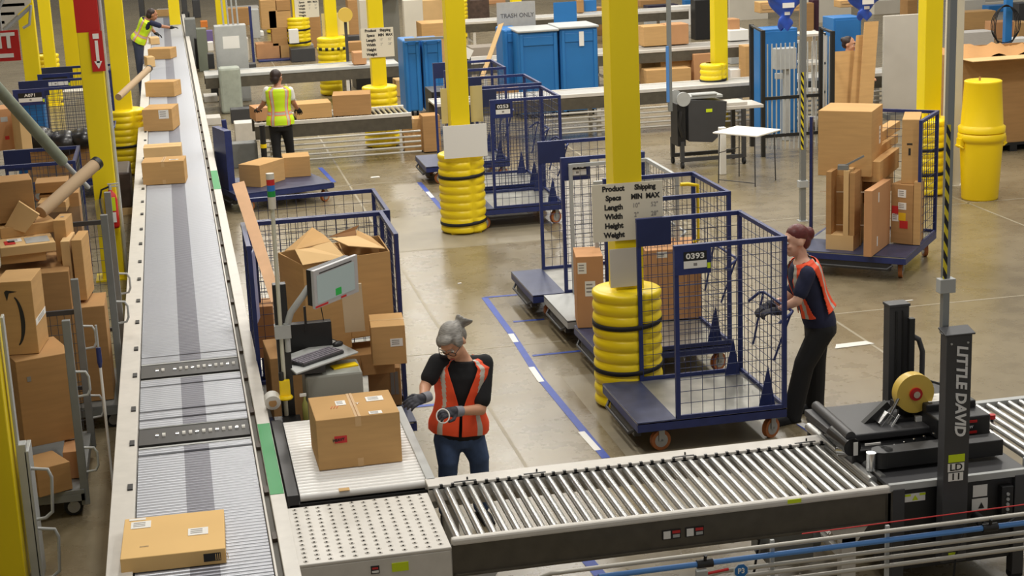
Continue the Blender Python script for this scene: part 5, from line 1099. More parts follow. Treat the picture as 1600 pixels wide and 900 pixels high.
tb = MB(); p0 = atY(64, 332, 15.0); p1 = atY(150, 256, 15.6); tb.cyl(p0, p1, .058, seg=20); o = tb.build('mailing_tube', _M['tube_kraft']); tag(o, 'large brown mailing tube with black cap sticking out of the cartons at the left', 'tube')
c_ = MB(); d = (p1-p0).normalized(); c_.cyl(p1-d*.02, p1+d*.03, .062, seg=20); c_.build('end_cap', BLACK, o)
cart((-2.02, 18.5), (-1.15, 18.5), 1.1, 'navy and wire cage cart behind the open cartons at the left edge', None, cage=.86, H=1.72, plates='B', wr=GREYWIRE, handle=False)
cfit((0, 236), (34, 232), 172, 1.0, .5, 'brown carton with red mark above the navy cart at the left edge', mt=CARDR, tape='', labels=[('F', .4, .3, .06, .05, REDL), ('F', .35, .75, .1, .07, GREYL)])
cfit((36, 240), (52, 238), 180, 1.0, .4, 'narrow pale carton beside the red marked one at the left edge', mt=CARD3, tape='')
cfit((28, 196), (46, 194), 160, 1.0, .4, 'small brown carton in front of the blue bin at the left', mt=CARD, tape='')
t = thing('handrail_pipe', 'thick grey green pipe running diagonally down at the left edge', 'pipe', (0, 0, 0)); p0 = atY(-30, 108, 16.6); p1 = atY(98, 252, 17.6); b = MB(); b.tube([p0, p1], .06, seg=12); b.build('pipe', mat('pipe_grey_green', (132, 140, 124), .45, noise=.12), t); c = MB(); c.tube([p1, atY(138, 293, 18.0)], .025); c.build('thin_end', GREYL, t)
b = MB(); b.surf(lambda u, v: (-1.35+.6*u, 15.5-.05*v, 1.5+.35*v-.07*sin(pi*u)), 10, 4, wrap=False); tag(b.build('plastic_film', mat('clear_film', (150, 152, 150), .15, alpha=.35)), 'hanging sheet of clear plastic film left of the fire extinguisher', 'film')
# dark goods in the far left carts
for k, (dx, dz, r_) in enumerate([(-.35, .95, .18), (0, .85, .2), (.3, .9, .16)]):
    b = MB(); b.ball((-1.75+dx, 25.7, dz), (r_*1.4, .3, r_), 14, 8); tag(b.build('black_bag', mat('black_film', (32, 30, 30), .3, bump=.3)), ['black plastic wrapped bundle, left in cart A071', 'black plastic wrapped bundle, middle of cart A071', 'black plastic wrapped bundle, right in cart A071'][k], 'bag')
carton((-1.75, 26.0, .29), (1.1, .8, .5), 0, 'dark brown carton filling the bottom of cart A071', mt=CARD2, tape='')
p = atY(45, 165, 26.9); b = MB(); b.bx(p.x-.25, p.x+.25, 26.7, 27.1, 0, p.z+.1); tag(b.build('blue_bin', BLUEP, None, bevel=.03), 'blue plastic bin behind cart A071 at the left', 'bin')
p = atY(118, 146, 28.6); b = MB(); b.bx(p.x-.2, p.x+.35, 28.5, 28.9, 0, p.z+.05); tag(b.build('white_carton', WHITE2, None, bevel=.01), 'white printed carton with red corner behind cart A071', 'box')
p = atY(196, 215, 24.0); t = thing('dark_pallet_stack', 'dark brown wrapped stack right of the red topped column', 'goods', (-.98, 24.5, 0)); b = MB(); b.bx(-.2, .22, -.5, .5, .1, .62); b.build('goods', mat('dark_wrapped', (66, 52, 44), .5, noise=.3), t, bevel=.03); b = MB(); b.bx(-.22, .24, -.52, .52, 0, .1); b.build('pallet', WOODM, t)
# stairs and exit sign
t = thing('metal_stair', 'beige metal stair stringer with handrail in the upper left corner', 'stairs', (0, 0, 0)); b = MB()
s0 = atY(-12, 58, 18.5); s1 = atY(48, 4, 18.5); b.poly([s0, s0+Vector((0, 0, .42)), s1+Vector((0, 0, .42)), s1], .04); b.build('stringer', WHITE2, t); b = MB(); b.tube([s0+Vector((0, -.05, -.04)), s1+Vector((0, -.05, -.04))], .02); b.tube([s0+Vector((.05, -.05, .2)), s1+Vector((0, -.05, .55))], .018); b.build('handrail', GREYL, t)
for k in range(4): b = MB(); q = s0.lerp(s1, .1+.26*k); b.bx(q.x-.15, q.x+.1, q.y, q.y+.9, q.z+.1, q.z+.13); b.build('tread', mat('tread_yellow', (190, 170, 50), .5), t)
b = MB(); b.tube([atY(48, 8, 18.4), atY(46, 38, 18.4), atY(36, 44, 18.4)], .015); b.build('conduit', GREYL, t)
q = atY(5, 72, 17.0); t = thing('exit_sign', 'red sign with white letters cut by the left edge of the photo', 'sign', (q.x, 17.0, q.z)); hh = (atY(10, 48, 17).z-atY(10, 96, 17).z)/2; b = MB(); b.bx(-.36, .155, 0, .02, -hh, hh); b.build('plate', REDP, t)
text('EXIT', .2, t, FRONT(-.09, -.003, .045), LABEL, bold=.008, xs=1.0); b = MB(); b.bx(-.3, .09, -.003, 0, -.115, -.075); b.build('white_bar', LABEL, t)
b = MB(); b.cyl((.0, .01, hh), (.0, .01, 3), .01); b.build('hanger', GREYL, t)

# ---------------------------------------------------------------- work stations behind the long conveyor
def cab2(px0, px1, ytop, ybot, Y, D, lab, mt_, nm, cat, bev=.012, extra=None):
    keep = Y < 0; Y = abs(Y); pm = (px0+px1)/2; zb = atY(pm, ybot, Y).z; xm = atY(pm, ytop, Y).x
    if zb > .08 and not keep:                                   # stand it on a conveyor that runs there, else on the floor farther back
        on = [1 for (x0, x1, y0, y1) in ((1.2, 3.8, 26.9, 27.9), (4.3, 16, 27.7, 28.5), (.6, 4.6, 34.1, 35), (6, 13.2, 33.5, 34.5), (7.4, 13.5, 42.3, 43.2)) if x0 < xm < x1 and y0-.3 < Y < y1+.3 and .55 < zb < 1.0]
        if on: zb = .765
        else: Y = min(at(pm, ybot, 0).y, 71); zb = 0
    zb = max(0, zb); a = atY(px0, ytop, Y); c = atY(px1, ytop, Y); zt = atY(pm, ytop, Y).z; w_ = c.x-a.x
    t = thing(nm, lab, cat, ((a.x+c.x)/2, Y+D/2, zb)); b = MB(); b.bx(-w_/2, w_/2, -D/2, D/2, 0, zt-zb); b.build('body', mt_, t, bevel=bev)
    return t, w_, D, zt-zb
t, w_, D, h = cab2(334, 384, 40, 160, 31.5, .4, 'tall light grey electrical cabinet with white notice', GREYL, 'electrical_cabinet', 'cabinet')
b = MB(); b.bx(-w_/2+.16, w_/2-.16, -D/2-.006, -D/2, h-.48, h-.22); b.build('notice', LABEL, t); b = MB(); b.bx(-w_/2+.03, w_/2-.03, -D/2-.004, -D/2, .05, h-.03); b.build('door', GREYL, t)
for k in range(4): b = MB(); b.cyl((-.12+k*.1, 0, h), (-.15+k*.1, 0, h+2.2), .02); b.build('conduit', GREYL, t)
cab2(341, 375, 106, 178, 26.3, .4, 'grey green plastic bag like cover beside the man in yellow vest', mat('bag_grey_green', (158, 164, 152), .6, noise=.12), 'grey_cover', 'cover', .05)
t, w_, D, h = cab2(366, 403, 192, 222, 24.9, .4, 'white printer on a grey stand left of the man in yellow vest', WHITEP, 'label_printer', 'printer')
cab2(362, 402, 224, 262, 24.95, .3, 'grey stand under the white printer', GREYP, 'printer_stand', 'stand')
t, w_, D, h = cab2(360, 398, 170, 192, 25.2, .3, 'black and grey screen equipment beside the white printer', CHAR, 'equipment', 'equipment')
p = atY(358, 250, 24.2); b = MB(); b.box((p.x, 24.2, .75), (.07, .07, 1.0), (0, -.06, 0)); tag(b.build('navy_post', NAVY, None, bevel=.01), 'thick navy post with folded grip left of the white printer', 'post')
p = atY(345, 205, 24.0); b = MB(); b.tube([p, atY(352, 225, 24), atY(360, 215, 24)], .02); tag(b.build('yellow_grip', YBARREL), 'small yellow grip above the navy post', 'handle')
p = atY(412, 232, 25.4); b = MB(); b.cyl((p.x, 25.4, 0), (p.x, 25.4, .95), .045, seg=14); b.cyl((p.x, 25.4, .6), (p.x, 25.4, .66), .05, seg=14, mi=1); tag(b.build('black_canister', [BLACK, YBARREL]), 'black canister with yellow band between printer and man', 'canister')
for (a0, a1, y0, y1, Y, D, lab, mt_, nm, cat) in [
    (288, 305, 30, 105, 37, .6, 'tall grey green machine cabinet left of the electrical cabinet', GREYP, 'machine_cabinet', 'cabinet'),
    (306, 322, 45, 112, 35.5, .4, 'dark grey green packing machine left of the electrical cabinet', mat('grey_green', (112, 118, 104), .5), 'machine', 'machine'),
    (284, 296, 20, 60, 40, .5, 'black machine column at the top beside the far conveyor rail', BLACK, 'machine', 'machine'),
    (303, 309, 60, 108, 36.4, .2, 'thin black upright between two grey green machines', BLACK, 'machine_column', 'machine'),
    (324, 334, 84, 108, 35.2, .3, 'black motor housing left of the electrical cabinet foot', BLACK, 'motor_housing', 'machine'),
    (386, 400, 100, 112, 33.4, .4, 'dark grey toolbox right of the electrical cabinet', CHAR, 'toolbox', 'box'),
    (336, 350, 214, 258, 24.6, .3, 'black equipment stand beside the navy post', BLACK, 'equipment_stand', 'stand'),
    (328, 344, 118, 150, 30.2, .4, 'black conveyor drive box beside the long conveyor', BLACK, 'drive_box', 'machine'),
    (318, 340, 150, 160, 28.6, .5, 'pale rail table beside the long conveyor under the cabinet', WHITEP, 'rail_table', 'table'),
    (322, 345, 184, 196, 26.0, .5, 'white table edge beside the long conveyor near the printer', WHITEP, 'side_table', 'table'),
    (300, 312, 0, 28, 44, .5, 'dark grey equipment tower at the top left of the work stations', CHAR, 'equipment', 'equipment'),
    (322, 332, 48, 70, 36.0, .3, 'lilac bundle on the far work station', mat('lilac', (120, 104, 160), .6), 'bundle', 'goods'),
    (313, 324, 33, 43, 36.2, .3, 'orange bundle on the far work station', mat('orange_goods', (236, 140, 60), .6), 'bundle', 'goods'),
    (324, 333, 66, 80, 35.8, .3, 'white small box on the far work station', LABEL, 'white_box', 'box'),
    (355, 388, 13, 40, 42, .5, 'brown cartons stacked on the shelf behind the cabinet', CARD2, 'cardboard_box', 'box'),
    (354, 404, 11, 15, 41.8, .7, 'pale shelf board above the brown cartons behind the cabinet', WHITEP, 'shelf_board', 'shelf'),
    (392, 404, 15, 60, 42.2, .5, 'grey white shelf bay left of the brown cartons', GREYL, 'shelf_bay', 'shelf'),
    (388, 392, 10, 104, 38, .1, 'navy upright post right of the electrical cabinet', NAVY, 'navy_post', 'post'),
    (378, 388, 60, 95, 37, .4, 'white and grey goods beside the navy upright post', WHITE2, 'goods', 'goods'),
    (392, 412, 50, 57, 37.5, .5, 'white tray right of the navy upright post', LABEL, 'tray', 'tray'),
    (406, 430, 0, 46, -43.2, .6, 'tall brown carton at the top, left of the slim column', CARD, 'cardboard_box', 'box'),
    (431, 453, 0, 18, -43.2, .6, 'brown carton above the open cartons near the top of the photo', CARD2, 'cardboard_box', 'box'),
    (419, 454, 16, 44, -43.2, .5, 'wide open brown carton on the pile behind the man', CARD, 'cardboard_box', 'box'),
    (400, 436, 68, 92, -43.2, .6, 'crushed reddish brown carton on the navy trolley', CARDR, 'cardboard_box', 'box'),
    (424, 448, 44, 72, -43.2, .5, 'taped brown carton on the pile behind the man', CARD2, 'cardboard_box', 'box'),
    (438, 456, 70, 95, -43.2, .5, 'small brown carton right on the navy trolley', CARD, 'cardboard_box', 'box'),
    (404, 456, 93, 101, -42.9, .8, 'low navy trolley deck carrying crushed cartons', NAVY, 'trolley', 'cart'),
    (454, 492, 76, 106, 42.4, .6, 'dark grey plastic tote with crumpled wrap', CHAR, 'tote', 'tote'),
    (456, 490, 70, 78, -43.2, .5, 'crumpled clear wrap on top of the dark grey tote', mat('wrap_grey', (150, 152, 156), .3, bump=.5), 'plastic_wrap', 'wrap'),
    (451, 466, 46, 68, -42.6, .2, 'white and green printed bag left of the specs column guard', LABEL, 'printed_bag', 'bag'),
    (454, 463, 52, 64, 36.35, .1, 'green and red print on a bag by the specs column guard', GREEN, 'green_pouch', 'bag'),
    (466, 500, 25, 75, 44.5, .6, 'brown carton behind the farthest specs sheet', CARD2, 'cardboard_box', 'box'),
    (543, 560, 0, 60, 38, .6, 'brown carton right of the pale yellow board', CARD2, 'cardboard_box', 'box'),
    (538, 568, 56, 65, 34.6, .4, 'dark grey roll machine top beside the column with specs sign', CHAR, 'machine', 'machine'),
    (540, 566, 66, 82, 34.4, .4, 'brown carton with red label beside the column with specs sign', CARD2, 'cardboard_box', 'box'),
    (552, 572, 82, 108, 34.3, .4, 'reddish carton on the conveyor left of the specs sign column', CARDR, 'cardboard_box', 'box'),
    (555, 632, 105, 138, 31.5, .8, 'black machine base right of the striped guard', BLACK, 'sealing_machine', 'machine'),
    (618, 640, 125, 150, 30.5, .5, 'pale slanted board beside the left blue bin', CARD3, 'board', 'board'),
    (630, 660, 0, 66, 36.5, .3, 'large white grey panel above the left blue bin', WHITE2, 'panel', 'panel'),
    (561, 572, 0, 75, 37.0, .5, 'grey panel left of the dark loading recess', WHITE2, 'panel', 'panel'),
    (658, 700, 36, 120, 33.2, .8, 'tall tan corrugated bin behind the middle column', CARD, 'gaylord_box', 'box'),
    (655, 700, 0, 36, 34.5, .8, 'tan corrugated carton above the tall bin behind the middle column', CARD3, 'cardboard_box', 'box'),
    (736, 790, 73, 92, 36, .7, 'grey brown table top beside the middle column', mat('table_brown_grey', (158, 148, 136), .4), 'table', 'table'),
    (735, 764, 0, 30, 46, .6, 'dark goods near the top beside the middle column', mat('goods_dark', (84, 66, 56), .7, noise=.3), 'goods', 'goods'),
    (764, 790, 0, 6, 45, .6, 'small brown carton at the top edge beside the middle column', CARDR, 'cardboard_box', 'box'),
    (902, 912, 0, 18, 43, .2, 'brown carton between blue board and wooden lath', CARD2, 'cardboard_box', 'box'),
    (914, 932, 0, 18, 43.2, .3, 'blue bin at the top left of the nearest column', BLUEP, 'blue_bin', 'bin'),
    (930, 944, 12, 56, 41.5, .4, 'brown carton edge left of the nearest column top', CARD2, 'cardboard_box', 'box'),
    (1005, 1042, 41, 68, 34.2, .5, 'brown carton on the back conveyor right of the nearest column', CARD, 'cardboard_box', 'box'),
    (1042, 1076, 38, 66, 34.2, .5, 'brown open carton on the back conveyor beside the slim pole', CARDR, 'cardboard_box', 'box'),
    (1012, 1060, 8, 18, 40, .5, 'dark crumpled film on the far table right of nearest column', mat('film_navy', (46, 42, 66), .3, bump=.4), 'film', 'film'),
    (1000, 1045, 0, 10, 44, .5, 'brown goods at the top edge right of the nearest column', CARD2, 'goods', 'goods'),
    (1048, 1085, 9, 40, 41, .3, 'white wrapped panels behind the slim pole', LABEL, 'wrapped_boards', 'goods'),
    (1010, 1046, 20, 42, 41, .3, 'light grey wrapped block left of the slim pole', GREYL, 'wrapped_block', 'goods'),
    (1070, 1086, 0, 10, 42, .3, 'small blue bin at the top edge above the white wrapped panels', BLUEP, 'blue_bin', 'bin'),
    (1086, 1112, 0, 62, 38, .4, 'black coat like cover hanging left of the slim yellow column', BLACK, 'black_cover', 'cover'),
    (1088, 1097, 8, 62, 37.7, .1, 'white strap hanging over the black cover', LABEL, 'white_strap', 'strap'),
    (1002, 1034, 88, 128, 30.4, .6, 'pale open carton with white lining below the back conveyor', CARD3, 'cardboard_box', 'box'),
    (1032, 1088, 80, 130, 31, .6, 'brown carton below the back conveyor behind the slim pole', CARD, 'cardboard_box', 'box'),
    (1084, 1112, 84, 130, 31.4, .6, 'brown carton beside the slim yellow column below the back conveyor', CARDR, 'cardboard_box', 'box'),
    (1010, 1080, 108, 136, 29.2, .5, 'wide low brown carton in front of those below the back conveyor', CARD, 'cardboard_box', 'box'),
    (1140, 1156, 30, 48, 34.4, .4, 'small brown carton on the back conveyor right of the yellow column', CARDR, 'cardboard_box', 'box'),
    (1140, 1170, 47, 56, 34.2, .5, 'flat white cartons on the back conveyor right of the yellow column', LABEL, 'flat_carton', 'box'),
    (1164, 1180, 72, 130, 30.0, .4, 'narrow upright brown carton left of the bar fence', CARD, 'cardboard_box', 'box'),
    (1142, 1162, 78, 100, 31.0, .4, 'grey electrical box below the back conveyor', GREYL, 'electrical_box', 'box'),
    (1142, 1170, 108, 128, 30, .5, 'white paper lined carton right of the slim yellow column', LABEL, 'lined_carton', 'box'),
    (1255, 1272, 5, 52, 27.8, .3, 'dark brown stack of cartons behind the fence', CARD2, 'cardboard_box', 'box'),
    (1270, 1280, 0, 50, 27.7, .3, 'dark purple wrapped goods behind the fence', mat('purple_dark', (70, 36, 52), .5), 'wrapped_goods', 'goods'),
    (1366, 1416, 0, 22, 31.0, .5, 'grey shelf with dark gap above the off white panel', WHITE2, 'shelf', 'shelf'),
    (1418, 1434, 0, 26, 31.2, .5, 'dark brown goods above the off white panel', CARD2, 'goods', 'goods'),
    (1504, 1556, 18, 46, 27.5, .5, 'brown carton on the white wrapped stacks at the upper right', CARD, 'cardboard_box', 'box'),
    (1504, 1554, 50, 90, 26.6, .5, 'white wrapped stack of sheets behind the huge brown bin', mat('wrapped_white', (206, 200, 192), .5, noise=.08, stretch=(1, 1, 12)), 'wrapped_stack', 'goods'),
    (1554, 1590, 34, 60, 27.8, .5, 'brown goods behind the coiled black hose', CARDR, 'goods', 'goods'),
    (1582, 1612, 60, 85, 26.5, .4, 'white and green printed bag at the right edge', LABEL, 'printed_bag', 'bag'),
    (1592, 1612, 35, 60, 27.5, .5, 'brown carton at the upper right edge', CARD, 'cardboard_box', 'box'),
    (1592, 1612, 5, 35, 28, .5, 'dark grey machine at the upper right corner', CHAR, 'machine', 'machine'),
    (1545, 1592, 8, 18, 28.5, .4, 'blue rail at the upper right corner', BLUEP, 'blue_rail', 'rail'),
    (1536, 1612, 2, 6, 25, .1, 'pale cross bar above the coiled hose', WHITE2, 'cross_bar', 'bar'),
    (1504, 1540, 0, 17, 30, .4, 'pale beige machinery at the top right of the beige post', WHITE2, 'machine', 'machine')]:
    t, w_, D_, h = cab2(a0, a1, y0, y1, Y, D, lab, mt_, nm, cat, .012)
    if nm == 'cardboard_box':
        b = MB(); b.bx(-w_/2-.001, w_/2+.001, -.03, .03, h, h+.002); b.build('tape', TAPEM, t)
b = MB(); c0 = atY(613, 40, 38); b.bx(atY(580, 40, 38).x, atY(630, 40, 38).x, 38.6, 38.7, 0, 2.2); b.bx(atY(572, 40, 38).x, atY(632, 40, 38).x, 37.9, 38.6, 2.0, 2.2); tag(b.build('recess_panel', mat('recess_grey', (120, 120, 112), .6)), 'grey green recessed panel behind the column with the specs sign', 'panel')
for (a0, a1, Y, h, lab) in [(1140, 1200, 46, 4.0, 'tall plain beige partition behind the back conveyor'), (1262, 1330, 44, 4.5, 'tall plain grey partition above the blue cabinets')]:
    p = atY(a0, 20, Y); q = atY(a1, 20, Y); b = MB(); b.bx(p.x, q.x, Y, Y+.1, 0, h); tag(b.build('partition', WHITE2), lab, 'partition')
# ---------------------------------------------------------------- people
def remesh(o, v=.012, sm=4):
    r = o.modifiers.new('merge', 'REMESH'); r.mode = 'VOXEL'; r.voxel_size = v; r.use_smooth_shade = True
    if sm: s_ = o.modifiers.new('soften', 'SMOOTH'); s_.iterations = sm; s_.factor = .5
    return o
def head(b, c, look, up=(0, 0, 1), s=1.0):                # skull, jaw, nose, ears and lips around c
    F = Vector(look).normalized(); U = Vector(up); X = F.cross(U).normalized(); U = X.cross(F).normalized()
    R = Matrix((X, F, U)).transposed(); P = lambda x, y, z: Vector(c)+R @ Vector((x*s, y*s, z*s))
    b.ball(P(0, -.012, .025), (.074*s, .092*s, .092*s), 20, 12, rot=R)
    b.ball(P(0, .03, -.045), (.056*s, .062*s, .068*s), 18, 10, rot=R)
    b.ball(P(0, .055, -.095), (.03*s, .026*s, .02*s), 12, 8, rot=R)
    b.cap(P(0, .085, .01), P(0, .108, -.028), .009*s, .015*s, 10)
    for x in (-1, 1): b.ball(P(x*.076, -.005, -.01), (.012*s, .022*s, .032*s), 10, 6, rot=R); b.ball(P(x*.036, .075, -.025), (.022*s, .018*s, .018*s), 10, 6, rot=R)
    b.ball(P(0, .082, .04), (.05*s, .018*s, .014*s), 10, 6, rot=R)
    b.ball(P(0, .088, -.062), (.026*s, .012*s, .009*s), 10, 6, rot=R)
    return P, R
def face_parts(root, P, R, s=1.0, hairc=None):
    for x in (-1, 1):
        b = MB(); b.ball(P(x*.031, .084, .006), (.013*s, .008*s, .008*s), 10, 6, rot=R); e = b.build('eye', mat('eye_white', (230, 226, 220), .3), root)
        b = MB(); b.ball(P(x*.031, .091, .005), (.0055*s, .003*s, .0055*s), 8, 5, rot=R); b.build('iris', PRINT, e)
        b = MB(); b.cap(P(x*.017, .1, .034), P(x*.048, .09, .036), .004*s, .003*s, 6); b.build('eyebrow', hairc or PRINT, root)
    b = MB(); b.ball(P(0, .098, -.063), (.022*s, .006*s, .006*s), 10, 6, rot=R); b.build('lips', mat('lips', (176, 92, 84), .5), root)
def hand(root, wrist, direc, back, thumb, mt, curl=.5, s=1.0, name='glove', cuff=None):
    Y = Vector(direc).normalized(); Z = Vector(back); Z = (Z-Y*Z.dot(Y)).normalized(); X = Y.cross(Z)*thumb   # X points to the thumb side
    R = Matrix((X, Y, Z)).transposed(); w_ = Vector(wrist); Q = lambda x, y, z: w_+R @ (Vector((x, y, z))*s)
    b = MB(); b.ball(Q(0, .045, 0), (.042*s, .052*s, .019*s), 14, 8, rot=R); b.cap(Q(0, -.01, 0), Q(0, .03, 0), .028*s, .034*s, 12)
    for i, (x, ln) in enumerate(((.031, .072), (.0105, .08), (-.0105, .074), (-.031, .058))):
        p = Q(x, .078, 0); a = curl*.5; q0 = (x, .078, 0)
        for k in range(3):
            L_ = ln*(.45, .32, .23)[k]; q1 = (q0[0]+x*.06, q0[1]+L_*cos(a), q0[2]-L_*sin(a)); b.cap(Q(*q0), Q(*q1), (.0105-.001*k)*s, (.0097-.001*k)*s, 8); q0 = q1; a += curl*(.9, .9, 0)[k]
    b.cap(Q(.03, .018, -.004), Q(.056, .045, -.014), .014*s, .012*s, 8); b.cap(Q(.056, .045, -.014), Q(.06, .078, -.026), .0115*s, .009*s, 8)
    o = b.build(name, mt, root); remesh(o, .0045, 2)
    if cuff: b = MB(); b.cyl(Q(0, -.05, 0), Q(0, .005, 0), .034*s, .036*s, 16); b.build('glove_cuff', cuff, o)
    return o
def torso_frame(hip, neck, right):
    U = (Vector(neck)-Vector(hip)); Lh = U.length; U.normalize(); X = Vector(right); X = (X-U*X.dot(U)).normalized(); F = U.cross(X)   # F is the front
    return X, F, U, Lh
PROF = [(0, .165, .118, 0), (.12, .172, .125, 0), (.3, .152, .112, .008), (.45, .145, .108, .01), (.62, .16, .118, .012), (.78, .178, .12, .008), (.88, .182, .105, 0), (.95, .13, .08, -.005), (1.0, .07, .062, -.008)]
def prof(v, P_=PROF):
    for a, c in zip(P_, P_[1:]):
        if v <= c[0]:
            k = (v-a[0])/(c[0]-a[0]); k = k*k*(3-2*k); return [a[i]+(c[i]-a[i])*k for i in (1, 2, 3)]
    return P_[-1][1:]
def torso(b, hip, neck, right, grow=0, v0=0, v1=1, k=1.0):
    X, F, U, Ln = torso_frame(hip, neck, right)
    R = []
    for i in range(23):
        v = v0+(v1-v0)*i/22; rx, ry, off = prof(v); c = Vector(hip)+U*(Ln*v)+F*off
        R.append([c+X*((rx*k+grow)*cos(t))-F*((ry*k+grow)*sin(t)) for t in [2*pi*j/28 for j in range(28)]])
    b.rings(R)
def vest(root, hip, neck, right, base, stripe, border=None, grow=.03, k=1.0, v0=-.02, v1=.985, openw=None, pattern='front', name='safety_vest', side_w=19, side_c=.8, side_h=.16):
    X, F, U, Ln = torso_frame(hip, neck, right)
    def ang(u, v):
        ow = openw(v0+(v1-v0)*v) if openw else 0
        return radians(270+ow+(360-2*ow)*u)
    def f(u, v):
        vv = v0+(v1-v0)*v; rx, ry, off = prof(min(max(vv, 0), 1)); flare = .02*max(0, .35-vv)/.35
        t = ang(u, v); w_ = .006*sin(7*t+vv*6)*(1-vv)
        return Vector(hip)+U*(Ln*vv)+F*off+X*((rx*k+grow+flare+w_)*cos(t))-F*((ry*k+grow+flare+w_)*sin(t))
    def skip(u, v):
        t = math.degrees(ang(u, v)) % 360; vv = v0+(v1-v0)*v
        for s_ in (0, 180, 360):
            if ((t-s_)/side_w)**2+((vv-side_c)/side_h)**2 < 1: return True
        if vv > .93 and abs(t-90) < 38: return True
        return False
    def mi(u, v):
        t = math.degrees(ang(u, v)) % 360; vv = v0+(v1-v0)*v
        for c in (270-42, 270+42, 90-36, 90+36):
            d = abs(t-c); 
            if d < 6: return 1
            if border and d < 9.5: return 2
        if pattern == 'yellow':
            d = abs(vv-.3)
            if d < .035: return 1
            if border and d < .058: return 2
        return 0
    b = MB(); b.surf(f, 120, 80, mi, False, skip); o = b.build(name, [base, stripe]+([border] if border else []), root)
    s_ = o.modifiers.new('thickness', 'SOLIDIFY'); s_.thickness = .006; s_.offset = 1
    return o
ORANGE = mat('hi_vis_orange', (246, 84, 40), .65, emit=0); SILVER = mat('reflective_tape', (196, 190, 178), .4)
HIVIS = mat('hi_vis_yellow', (206, 240, 30), .6); PINKB = mat('orange_border', (240, 130, 90), .6)
BLKSH = mat('black_cotton', (24, 24, 27), .85); NAVYSH = mat('navy_cotton', (34, 38, 66), .85); JEAN = mat('blue_denim', (64, 84, 120), .8, noise=.12, scale=25); BLKPANT = mat('black_trousers', (22, 22, 24), .8)
GLOVE = mat('grey_black_glove', (58, 58, 66), .75, noise=.2, scale=30); CUFFM = mat('glove_cuff_grey', (140, 140, 148), .8)
HAIRG = mat('grey_hair', (146, 142, 136), .55, noise=.45, scale=26, stretch=(1, 1, 6)); HAIRR = mat('auburn_hair', (98, 36, 34), .45, noise=.3, scale=30, stretch=(1, 1, 4)); HAIRB = mat('dark_brown_hair', (46, 30, 26), .5, noise=.2, scale=30)
def shoe(root, heel, direc, mt, ln=.27):
    d = Vector(direc).normalized(); h = Vector(heel); a = atan2(d.y, d.x)-pi/2; R = Matrix.Rotation(a, 3, 'Z')
    b = MB(); b.ball(h+d*.045+Vector((0, 0, .045)), (.042, .07, .045), 14, 8, rot=R); b.ball(h+d*.15+Vector((0, 0, .034)), (.047, .11, .034), 16, 8, rot=R); b.bx(-.045, .045, -.02, ln-.02, 0, .022, M=Matrix.Translation(h) @ R.to_4x4())
    o = b.build('shoe', mt, root); remesh(o, .008, 2); return o

# ---- grey haired worker ---------------------------------------------------
YW = 11.25
W = lambda px, py, dy=0: atY(px, py, YW+dy)
root = thing('person', 'person with grey tied hair, glasses and orange vest looking down at her gloved hands', 'person', (W(716, 640).x, YW, 0))
root_loc = Vector(root.location)
def local(o, r):
    o.location = -Vector(r.location); return o
holder = root
neck = W(722, 556, .03); hip = W(717, 674, .02); right = Vector((-1, .12, 0))       # her right is at the left of the photo
shL = W(757, 567, .02); shR = W(683, 566, -.02); eL = W(751, 640, -.12); wL = W(712, 643, -.34); eR = W(664, 604, -.08); wR = W(662, 622, -.3)
hc = W(707, 533, -.04); look = Vector((-.42, -.62, -.62))
b = MB(); P_, R_ = head(b, hc, look, up=(.1, .3, 1), s=1.12)
b.cap(neck+Vector((0, .0, -.02)), hc+Vector((.02, .04, -.05)), .058, .055, 14)
torso(b, hip, neck, right, grow=-.01)
b.cap(shL, eL, .05, .043); b.cap(eL, wL, .044, .03); b.cap(shR, eR, .05, .043); b.cap(eR, wR, .043, .03)
hiL = hip+Vector((.085, .0, -.05)); hiR = hip+Vector((-.085, 0, -.05)); kL = Vector((hip.x+.13, YW-.03, .48)); kR = Vector((hip.x-.1, YW-.04, .48)); aL = Vector((hip.x+.14, YW+.02, .09)); aR = Vector((hip.x-.12, YW+.02, .09))
for h_, k_, a_ in ((hiL, kL, aL), (hiR, kR, aR)): b.cap(h_, k_, .085, .055); b.cap(k_, a_, .052, .036)
body = local(remesh(b.build('body', SKIN, root), .011), root)
def part(b, nm, mt, **k): return local(b.build(nm, mt, holder, **k), holder)
def sub(o): local(o, holder); return o
# face, glasses, hair
def fp(fn, *a, **k):
    before = set(bpy.data.objects); r = fn(holder, *a, **k)
    for o in set(bpy.data.objects)-before:
        if o.parent == holder: o.location = -Vector(holder.location)
    return r
fp(face_parts, P_, R_, 1.12, HAIRG)
b = MB()
for x in (-1, 1):
    b.tube([P_(x*.034+.026*cos(a_), .104, .002+.019*sin(a_)) for a_ in [2*pi*i/14 for i in range(14)]], .0028, closed=True, seg=6); b.tube([P_(x*.06, .104, .008), P_(x*.078, .06, .01), P_(x*.082, -.01, .0)], .0026, seg=6)
b.tube([P_(-.008, .106, .006), P_(.008, .106, .006)], .003, seg=6); part(b, 'glasses', BLACK)
b = MB(); b.ball(P_(0, -.022, .04), (.09, .108, .095), 24, 14, rot=R_); b.ball(P_(0, -.06, -.01), (.08, .075, .085), 20, 12, rot=R_); b.ball(P_(.0, .05, .085), (.06, .05, .03), 16, 8, rot=R_)
for x in (-1, 1): b.ball(P_(x*.07, .02, .03), (.022, .05, .05), 12, 8, rot=R_)
for k in range(14): a_ = k*.45; b.cap(P_(-.02, -.11, .02), P_(-.045+.05*cos(a_), -.145-.015*sin(a_*2), .02+.045*sin(a_)), .022, .013, 8)
b.ball(P_(-.02, -.125, .03), (.034, .034, .034), 12, 8, rot=R_)
remesh(part(b, 'hair', HAIRG), .008, 2)
